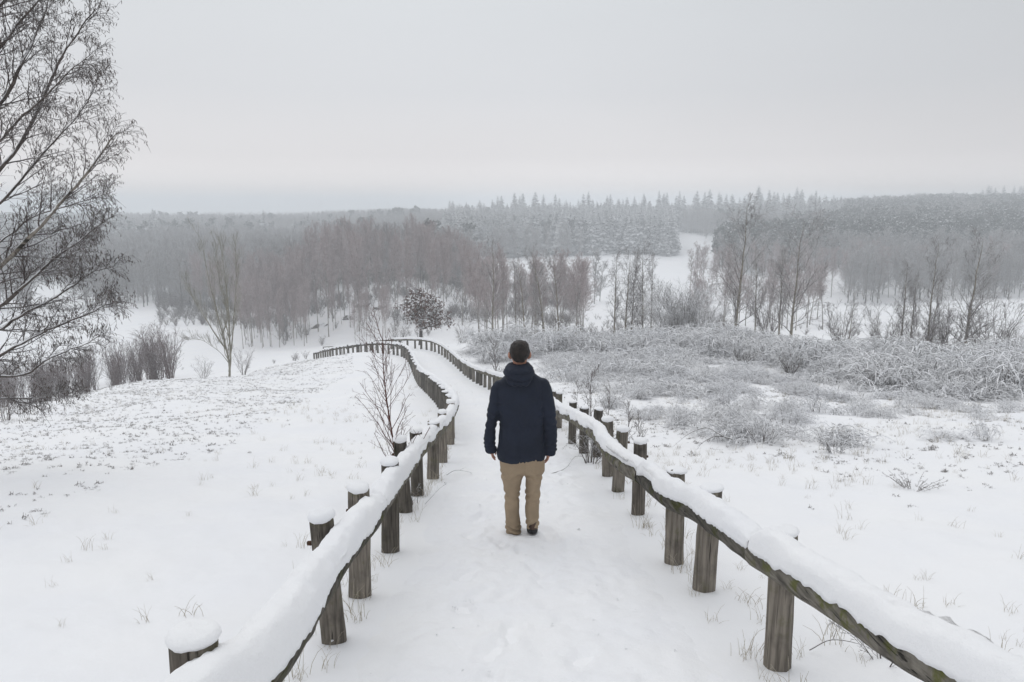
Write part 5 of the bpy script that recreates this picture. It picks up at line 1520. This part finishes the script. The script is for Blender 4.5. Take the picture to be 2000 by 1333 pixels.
def build_man():
    M['jacket'] = mat_cloth('navy jacket cloth', (0.0105, 0.0150, 0.0290), 0.18, 900, 5, 0.40, 0.75)
    M['trousers'] = mat_cloth('tan cotton', (0.315, 0.240, 0.163), 0.10, 700, 6, 0.45, 0.9)
    M['skin'] = mat_cloth('skin', (0.46, 0.235, 0.165), 0.10, 300, 20, 0.1, 0.55)
    M['hair'] = mat_cloth('dark brown hair', (0.017, 0.0125, 0.0105), 0.6, 160, 26, 0.9, 0.5)
    M['boot'] = mat_cloth('brown boot leather', (0.060, 0.034, 0.024), 0.3, 200, 14, 0.3, 0.6)
    M['sole'] = mat_cloth('dark sole rubber', (0.016, 0.016, 0.017), 0.2, 200, 14, 0.3, 0.7)
    Y0 = 5.97
    gx, gz = 0.07, Hs(0.07, Y0) + 0.022
    root = thing('person', 'man seen from behind in navy hooded jacket and tan trousers walking down the snowy path', 'person', (gx, Y0, gz))
    def Z(row): return EYE - Y0 * ray_tan(row) - gz
    def X(px, row): return ux(px, row) * Y0 - gx
    def sec(row, l, r, back, front):
        """ring between two picture edges, with its depth behind and in front of the body plane"""
        a, b = X(l, row), X(r, row)
        return ((a + b) / 2, (front - back) / 2, Z(row), (b - a) / 2, (front + back) / 2)
    # ---- body: head, neck, trunk, arms, hands and legs as one surface
    g = Geo()
    hx = X(1015, 690)
    loft_geo(g, spline_secs([
        (hx, 0.045, Z(722), 0.052, 0.060), (hx, 0.042, Z(712), 0.056, 0.062), (hx, 0.050, Z(706), 0.064, 0.080), (hx, 0.045, Z(699), 0.072, 0.093),
        (hx, 0.040, Z(690), 0.0765, 0.099), (hx, 0.038, Z(681), 0.0775, 0.099), (hx, 0.034, Z(676), 0.066, 0.086), (hx, 0.030, Z(672), 0.045, 0.060), (hx, 0.03, Z(670), 0.016, 0.022)]), 28)
    # face on the far side: brow, nose, mouth, chin
    ball(g, (hx, 0.142, Z(697)), (0.013, 0.022, 0.024)); ball(g, (hx, 0.125, Z(706)), (0.026, 0.018, 0.010)); ball(g, (hx, 0.115, Z(711)), (0.030, 0.024, 0.018))
    ball(g, (hx, 0.128, Z(689)), (0.052, 0.012, 0.009)); ball(g, (hx - 0.031, 0.128, Z(693)), (0.014, 0.010, 0.009)); ball(g, (hx + 0.031, 0.128, Z(693)), (0.014, 0.010, 0.009))
    for sx in (-1, 1):     # ears
        ball(g, (hx + sx * 0.088, 0.026, Z(695)), (0.012, 0.020, 0.032)); ball(g, (hx + sx * 0.080, 0.034, Z(701)), (0.009, 0.012, 0.014))
    loft_geo(g, [(hx, 0.03, Z(724), 0.055, 0.055), (hx, 0.02, Z(740), 0.09, 0.065), (hx, 0, Z(752), 0.15, 0.075), (hx, 0, Z(800), 0.13, 0.08), (hx, 0, Z(860), 0.12, 0.08), (hx, 0, Z(905), 0.13, 0.08)], 24)
    g2 = g
    def chain(pts, rad, n=10):
        P = catmull(np.array(pts, float), 5); q = np.linspace(0, 1, len(P)); R = np.interp(q, np.linspace(0, 1, len(rad)), rad)
        g2.tubes(P, R, n, True)
    def arm(sx, sh, el, wr, hand_px, hrow):
        s_ = (X(sh[0], sh[1]), 0.0, Z(sh[1])); e_ = (X(el[0], el[1]), 0.0, Z(el[1])); w_ = (X(wr[0], wr[1]), 0.035, Z(wr[1]))
        chain([s_, e_, w_], [0.030, 0.032, 0.025])
        # hand: palm turned to the thigh, fingers hanging and slightly curled forward
        wx, wy, wz = w_
        k = (X(hand_px, hrow), 0.050, Z(hrow))                            # knuckles
        chain([(wx, wy, wz + 0.02), ((wx + k[0]) / 2, 0.044, (wz + k[2]) / 2), k], [0.024, 0.030, 0.026], 12)
        chain([(wx, wy - 0.014, wz), ((wx + k[0]) / 2, 0.020, (wz + k[2]) / 2), (k[0], 0.024, k[2] + 0.004)], [0.018, 0.020, 0.014], 10)
        chain([(wx, wy + 0.014, wz), ((wx + k[0]) / 2, 0.066, (wz + k[2]) / 2), (k[0], 0.074, k[2] + 0.002)], [0.018, 0.020, 0.014], 10)
        for f, (dy, ln) in enumerate(((-0.032, 0.058), (-0.010, 0.072), (0.012, 0.078), (0.034, 0.070))):
            b = np.array((k[0], k[1] + dy, k[2] + 0.004))
            chain([b + [0, 0, 0.02], b + [0, 0.004, -0.35 * ln], b + [-sx * 0.010, 0.010, -0.72 * ln], b + [-sx * 0.026, 0.012, -1.0 * ln]], [0.0105, 0.0098, 0.0088, 0.0070], 8)
        # thumb from the side of the palm near its base, on the forward edge turned to the thigh
        t = np.array((wx, wy + 0.02, wz - 0.012))
        chain([t, t + [-sx * 0.022, 0.020, -0.022], t + [-sx * 0.036, 0.026, -0.048], t + [-sx * 0.038, 0.026, -0.072]], [0.014, 0.0125, 0.0105, 0.008], 8)
    arm(-1, (972, 756), (959, 815), (959, 877), 961.5, 889)
    arm(1, (1064, 754), (1075, 815), (1073, 881), 1070.5, 894.5)
    def leg(top, knee, ank, yk, ya):
        chain([(X(*top), 0, Z(top[1])), (X(*knee), yk, Z(knee[1])), (X(*ank), ya, Z(ank[1]) - 0.0)], [0.075, 0.048, 0.036], 12)
    leg((1000, 895), (1001, 968), (1004, 1040), 0.03, 0.02)
    leg((1043, 895), (1041, 968), (1040, 1036), 0.02, -0.06)
    link('body', remesh(g, 'body', M['skin'], 0.005, 3), root)
    # ---- hair: short back and sides, following the skull
    g = Geo()
    loft_geo(g, spline_secs([
        (hx, -0.006, Z(706), 0.044, 0.056), (hx, -0.006, Z(702), 0.058, 0.068), (hx, 0.000, Z(697), 0.074, 0.080), (hx, 0.012, Z(691), 0.0850, 0.092), (hx, 0.020, Z(684), 0.0855, 0.100),
        (hx, 0.027, Z(678), 0.0800, 0.100), (hx, 0.030, Z(673), 0.0680, 0.088), (hx, 0.030, Z(669), 0.0500, 0.066), (hx, 0.03, Z(666.8), 0.030, 0.040), (hx, 0.03, Z(666), 0.010, 0.014)]), 30)
    def dh(co): return 0.0035 * fbm(co[:, 0] * 38, co[:, 2] * 38 + co[:, 1] * 21, 7, 3) + 0.002 * fbm(co[:, 0] * 140, co[:, 2] * 60, 9, 2)
    link('hair', remesh(g, 'hair', M['hair'], 0.006, 3, dh), root)
    # ---- jacket
    g = Geo()
    loft_geo(g, spline_secs([
        sec(897, 973, 1062, 0.135, 0.145), sec(893, 971.5, 1064, 0.140, 0.150), sec(880, 971, 1065, 0.142, 0.150), sec(862, 974, 1063, 0.138, 0.148), sec(845, 975, 1061, 0.132, 0.145), sec(826, 975.5, 1060, 0.126, 0.140),
        sec(805, 972, 1063, 0.130, 0.142), sec(785, 970, 1066, 0.135, 0.145), sec(768, 966, 1070, 0.136, 0.138), sec(755, 966, 1070, 0.128, 0.125), sec(746, 971, 1065, 0.115, 0.108),
        sec(738, 981, 1053, 0.100, 0.092), sec(731, 990, 1043, 0.086, 0.085), sec(724, 995, 1037, 0.080, 0.080)], 4), 36, 2.35)
    loft_geo(g, spline_secs([
        sec(743, 969, 990, 0.055, 0.050), sec(750, 963, 994, 0.078, 0.072), sec(765, 958, 990, 0.085, 0.080), sec(790, 954.5, 984, 0.078, 0.074), sec(818, 949, 974, 0.066, 0.068), sec(838, 946.5, 968.5, 0.060, 0.066), sec(855, 945.5, 967, 0.056, 0.066),
        sec(870, 946.5, 967, 0.050, 0.064), sec(880, 948.5, 967.5, 0.042, 0.062), sec(884, 950, 967, 0.040, 0.060)], 5), 24)
    loft_geo(g, spline_secs([
        sec(741, 1046, 1067, 0.055, 0.050), sec(748, 1042, 1072.5, 0.078, 0.072), sec(765, 1045, 1078, 0.085, 0.080), sec(790, 1051, 1082.5, 0.078, 0.074), sec(818, 1058, 1085.5, 0.068, 0.068), sec(850, 1062, 1087.5, 0.060, 0.066),
        sec(872, 1063, 1086, 0.050, 0.064), sec(884, 1063.5, 1084, 0.042, 0.062), sec(888, 1064, 1083.5, 0.040, 0.060)], 5), 24)
    zw = Z(826); zh = Z(893); xm = hx
    lx0, rx0 = X(971.5, 850), X(1062, 850)
    def dj(co):
        x, y, z = co.T
        torso = (x > lx0 - 0.01) & (x < rx0 + 0.01)
        back = sstep(0.02, -0.06, y) if False else 1 - sstep(-0.06, 0.02, y)
        d = 0.0080 * fbm(x * 7 + y * 5, z * 6, 11, 4)
        d += torso * (-0.0055 * np.exp(-((z - zw) / 0.007) ** 2) + 0.0045 * np.exp(-((z - zw + 0.02) / 0.016) ** 2))
        d += torso * 0.0042 * np.sin(x * 85 + 2.5 * vnoise(x * 9, z * 9, 3)) * np.exp(-((z - zw) / 0.05) ** 2)
        d += torso * back * -0.0035 * np.exp(-((x - xm) / 0.005) ** 2) * (z < Z(752))             # centre seam
        d += torso * back * -0.004 * np.exp(-((z - zh - 0.035 * (1 + 0.2 * ((x - xm) / 0.2) ** 2)) / 0.005) ** 2)   # hem stitch
        for sgn in (-1, 1):                                                                     # armhole seams and the folds that run from them
            xs = xm + sgn * (0.185 + 0.10 * np.clip((Z(765) - z) * 0.12, 0, 1))
            d += -0.006 * np.exp(-((x - xs) / 0.006) ** 2) * (z > Z(800)) * (z < Z(745))
            fold = np.sin(((x - xm) * sgn * 0.55 + z) * 62 + 3 * vnoise(x * 6, z * 6, 5))
            d += torso * 0.0060 * fold * np.exp(-((np.abs(x - xm) - 0.16) / 0.06) ** 2) * np.exp(-((z - Z(795)) / 0.10) ** 2)
        slv = ~torso
        d += slv * 0.0062 * np.sin(z * 105 + x * 40 + 2.2 * vnoise(x * 20, z * 10, 8)) * np.exp(-((z - Z(822)) / 0.09) ** 2)
        d += slv * 0.0050 * np.sin(z * 150 + 2.5 * vnoise(x * 22, z * 14, 13)) * np.exp(-((z - Z(866)) / 0.05) ** 2)
        return d
    jk = link('jacket', remesh(g, 'jacket', M['jacket'], 0.0075, 3, dj), root)
    # cuffs as bands with a tab
    for px0, px1, r0, r1 in ((949, 969.5, 874, 884), (1062.5, 1084.5, 877, 888)):
        g = Geo()
        loft_geo(g, dense([sec(r0, px0 - .8, px1 + .8, 0.048, 0.067), sec((r0 + r1) / 2, px0 - 1.0, px1 + 1.0, 0.047, 0.066), sec(r1, px0 - .2, px1 + .2, 0.044, 0.063)], 4), 24)
        link('cuff', remesh(g, 'cuff', M['jacket'], 0.006, 2), jk)
    g = Geo(); ball(g, (X(1086.5, 877), -0.01, Z(877)), (0.007, 0.022, 0.012)); link('cuff_tab', remesh(g, 'cuff_tab', M['jacket'], 0.004, 1), jk)
    # hood lying on the back, collar standing round the neck
    g = Geo()
    loft_geo(g, spline_secs([
        sec(748, 1001, 1027, 0.150, -0.10), sec(744, 993, 1034, 0.172, -0.05), sec(737, 986.5, 1040, 0.186, 0.02), sec(728, 984.5, 1042.5, 0.184, 0.09), sec(720, 985, 1043, 0.170, 0.11),
        sec(715, 988, 1040.5, 0.140, 0.115), sec(711.5, 992.5, 1036.5, 0.108, 0.11), sec(710, 995, 1034.5, 0.092, 0.10)], 5), 32, 2.2)
    def dhd(co):
        x, y, z = co.T
        u = (x - hx) / 0.125
        zc = Z(731) - 0.028 * (1 - u * u)                 # the fold of the hood opening droops in the middle
        zd = Z(719) - 0.020 * (1 - u * u)
        return (-0.013 * np.exp(-((z - zc) / 0.007) ** 2) + 0.007 * np.exp(-((z - zc - 0.020) / 0.012) ** 2) - 0.009 * np.exp(-((z - zd) / 0.006) ** 2)
                + 0.006 * fbm(x * 14, z * 16 + y * 8, 17, 3) + 0.004 * np.sin(u * 16 + 3 * vnoise(x * 9, z * 9, 2)) * (z < zc))
    link('hood', remesh(g, 'hood', M['jacket'], 0.0065, 3, dhd), jk)
    # ---- trousers
    g = Geo()
    loft_geo(g, spline_secs([
        sec(880, 978, 1060, 0.125, 0.105), sec(895, 976, 1063.5, 0.138, 0.110), sec(905, 976, 1064.5, 0.142, 0.108), sec(915, 977, 1063.5, 0.138, 0.105), sec(921, 979, 1061.5, 0.12, 0.095)], 4), 32, 2.3)
    loft_geo(g, spline_secs([
        sec(900, 976.5, 1022, 0.128, 0.10), sec(914, 977, 1023.5, 0.130, 0.098), sec(925, 978.5, 1023, 0.120, 0.100), sec(937, 980.5, 1021, 0.108, 0.102), sec(955, 984.5, 1016, 0.088, 0.105), sec(970, 986, 1013.5, 0.078, 0.100),
        sec(987, 986.5, 1014, 0.080, 0.090), sec(1003, 987, 1014.5, 0.076, 0.086), sec(1020, 988, 1016.5, 0.070, 0.086), sec(1033, 989, 1017, 0.066, 0.090), sec(1041, 990.5, 1017, 0.062, 0.092), sec(1045.5, 993, 1014.5, 0.054, 0.088)], 5), 26)
    loft_geo(g, spline_secs([
        sec(900, 1020, 1064, 0.128, 0.10), sec(914, 1024.5, 1063, 0.130, 0.098), sec(925, 1025, 1060.5, 0.118, 0.100), sec(937, 1025.5, 1058, 0.106, 0.102), sec(955, 1026.5, 1055.5, 0.086, 0.102), sec(970, 1027, 1054.5, 0.084, 0.090),
        sec(987, 1025.5, 1053.5, 0.098, 0.070), sec(1003, 1026, 1052.5, 0.108, 0.050), sec(1015, 1027.5, 1051.5, 0.114, 0.036), sec(1023, 1028, 1051, 0.116, 0.026), sec(1027.5, 1029, 1050, 0.112, 0.018)], 5), 26)
    zc = Z(914); xc = X(1024, 914)
    def dt(co):
        x, y, z = co.T
        L_ = x < xc
        d = 0.0045 * fbm(x * 9 + y * 4, z * 8, 19, 4)
        # stacked folds above the ankles, creases behind the knees and below the seat
        wv = 2.4 * vnoise(x * 12, z * 9, 4)
        d += np.where(L_, 0.0135 * np.sin(z * 118 + x * 46 + wv) * np.exp(-((z - Z(1034)) / 0.052) ** 2), 0.0090 * np.sin(z * 125 - x * 50 + wv) * np.exp(-((z - Z(1017)) / 0.042) ** 2))
        d += 0.0085 * np.sin(z * 92 + np.where(L_, 1, -1) * x * 46 + wv) * np.exp(-((z - Z(966)) / 0.060) ** 2)
        d += 0.0075 * np.sin(z * 70 + np.where(L_, -1, 1) * (x - xc) * 48 + wv) * np.exp(-((z - Z(925)) / 0.050) ** 2)
        d += -0.006 * np.exp(-((x - xc - 0.002) / 0.005) ** 2) * (z > Z(922)) * (y < 0)
        # back pocket edges
        for sx, pc in ((-1, X(1000, 905)), (1, X(1046, 905))):
            inp = np.abs(x - pc) < 0.062
            d += -0.0035 * inp * np.exp(-((z - Z(903) - 0.1 * sx * (x - pc)) / 0.004) ** 2) * (y < 0)
        return d
    link('trousers', remesh(g, 'trousers', M['trousers'], 0.0075, 2, dt), root)
    # ---- boots
    def boot(px, row, y, lift):
        x = X(px, row); z0 = Hs(gx + x, Y0 + y) + 0.020 - gz
        g = Geo()
        loft_geo(g, spline_secs([(x, y + 0.095, z0 + 0.014, 0.046, 0.145), (x, y + 0.095, z0 + 0.035, 0.048, 0.148), (x, y + 0.078, z0 + 0.058, 0.045, 0.126), (x, y + 0.035, z0 + 0.085, 0.042, 0.080), (x, y + 0.015, z0 + 0.115, 0.043, 0.060), (x, y + 0.01, z0 + 0.150, 0.045, 0.056)], 4), 26, 2.3)
        def db(co): return 0.002 * fbm(co[:, 0] * 30, co[:, 2] * 30, 5, 3) - 0.0025 * np.exp(-((co[:, 2] - z0 - 0.075) / 0.004) ** 2) + 0.003 * np.exp(-((co[:, 2] - z0 - 0.118) / 0.010) ** 2)
        b = link('boot', remesh(g, 'boot', M['boot'], 0.006, 2, db), root)
        g = Geo()
        loft_geo(g, [(x, y + 0.095, z0 - 0.012, 0.047, 0.150), (x, y + 0.095, z0 - 0.002, 0.050, 0.153), (x, y + 0.095, z0 + 0.018, 0.050, 0.152), (x, y + 0.095, z0 + 0.024, 0.047, 0.148)], 26, 2.4)
        so = link('sole', g.mesh('sole', M['sole']), b)
        for me in (b.data, so.data):                       # heel raised, rolling over the ball of the foot
            py, pz = y + 0.19, z0 - 0.012; ca, sa = math.cos(lift), math.sin(lift)
            for v in me.vertices:
                dy, dz = v.co.y - py, v.co.z - pz
                if dy < 0: v.co.y, v.co.z = py + dy * ca + dz * sa, pz - dy * sa + dz * ca
    boot(1004.5, 1044, 0.04, 0.0); boot(1039.5, 1040, -0.09, 0.22)
build_man()

# ------------------------------------------------------------------ haze
def build_haze():
    m = bpy.data.materials.new('winter haze'); m.use_nodes = True
    nt = m.node_tree; nt.nodes.clear()
    out = nt.nodes.new('ShaderNodeOutputMaterial'); v = nt.nodes.new('ShaderNodeVolumePrincipled')
    v.inputs['Density'].default_value = HAZE_DENSITY
    v.inputs['Color'].default_value = (*HAZE_COLOR, 1)
    v.inputs['Anisotropy'].default_value = 0.0
    nt.links.new(v.outputs[0], out.inputs['Volume'])
    bm = bmesh.new(); bmesh.ops.create_cube(bm, size=1.0)
    x0, x1, y0, y1, z0, z1 = -6200, 6200, -6200, 6200, -30, 14.5
    for q in bm.verts: q.co = Vector(((x0 + x1) / 2 + q.co.x * (x1 - x0), (y0 + y1) / 2 + q.co.y * (y1 - y0), (z0 + z1) / 2 + q.co.z * (z1 - z0)))
    me = bpy.data.meshes.new('haze'); bm.to_mesh(me); bm.free(); me.materials.append(m)
    tag(link('haze', me), kind='stuff')
build_haze()
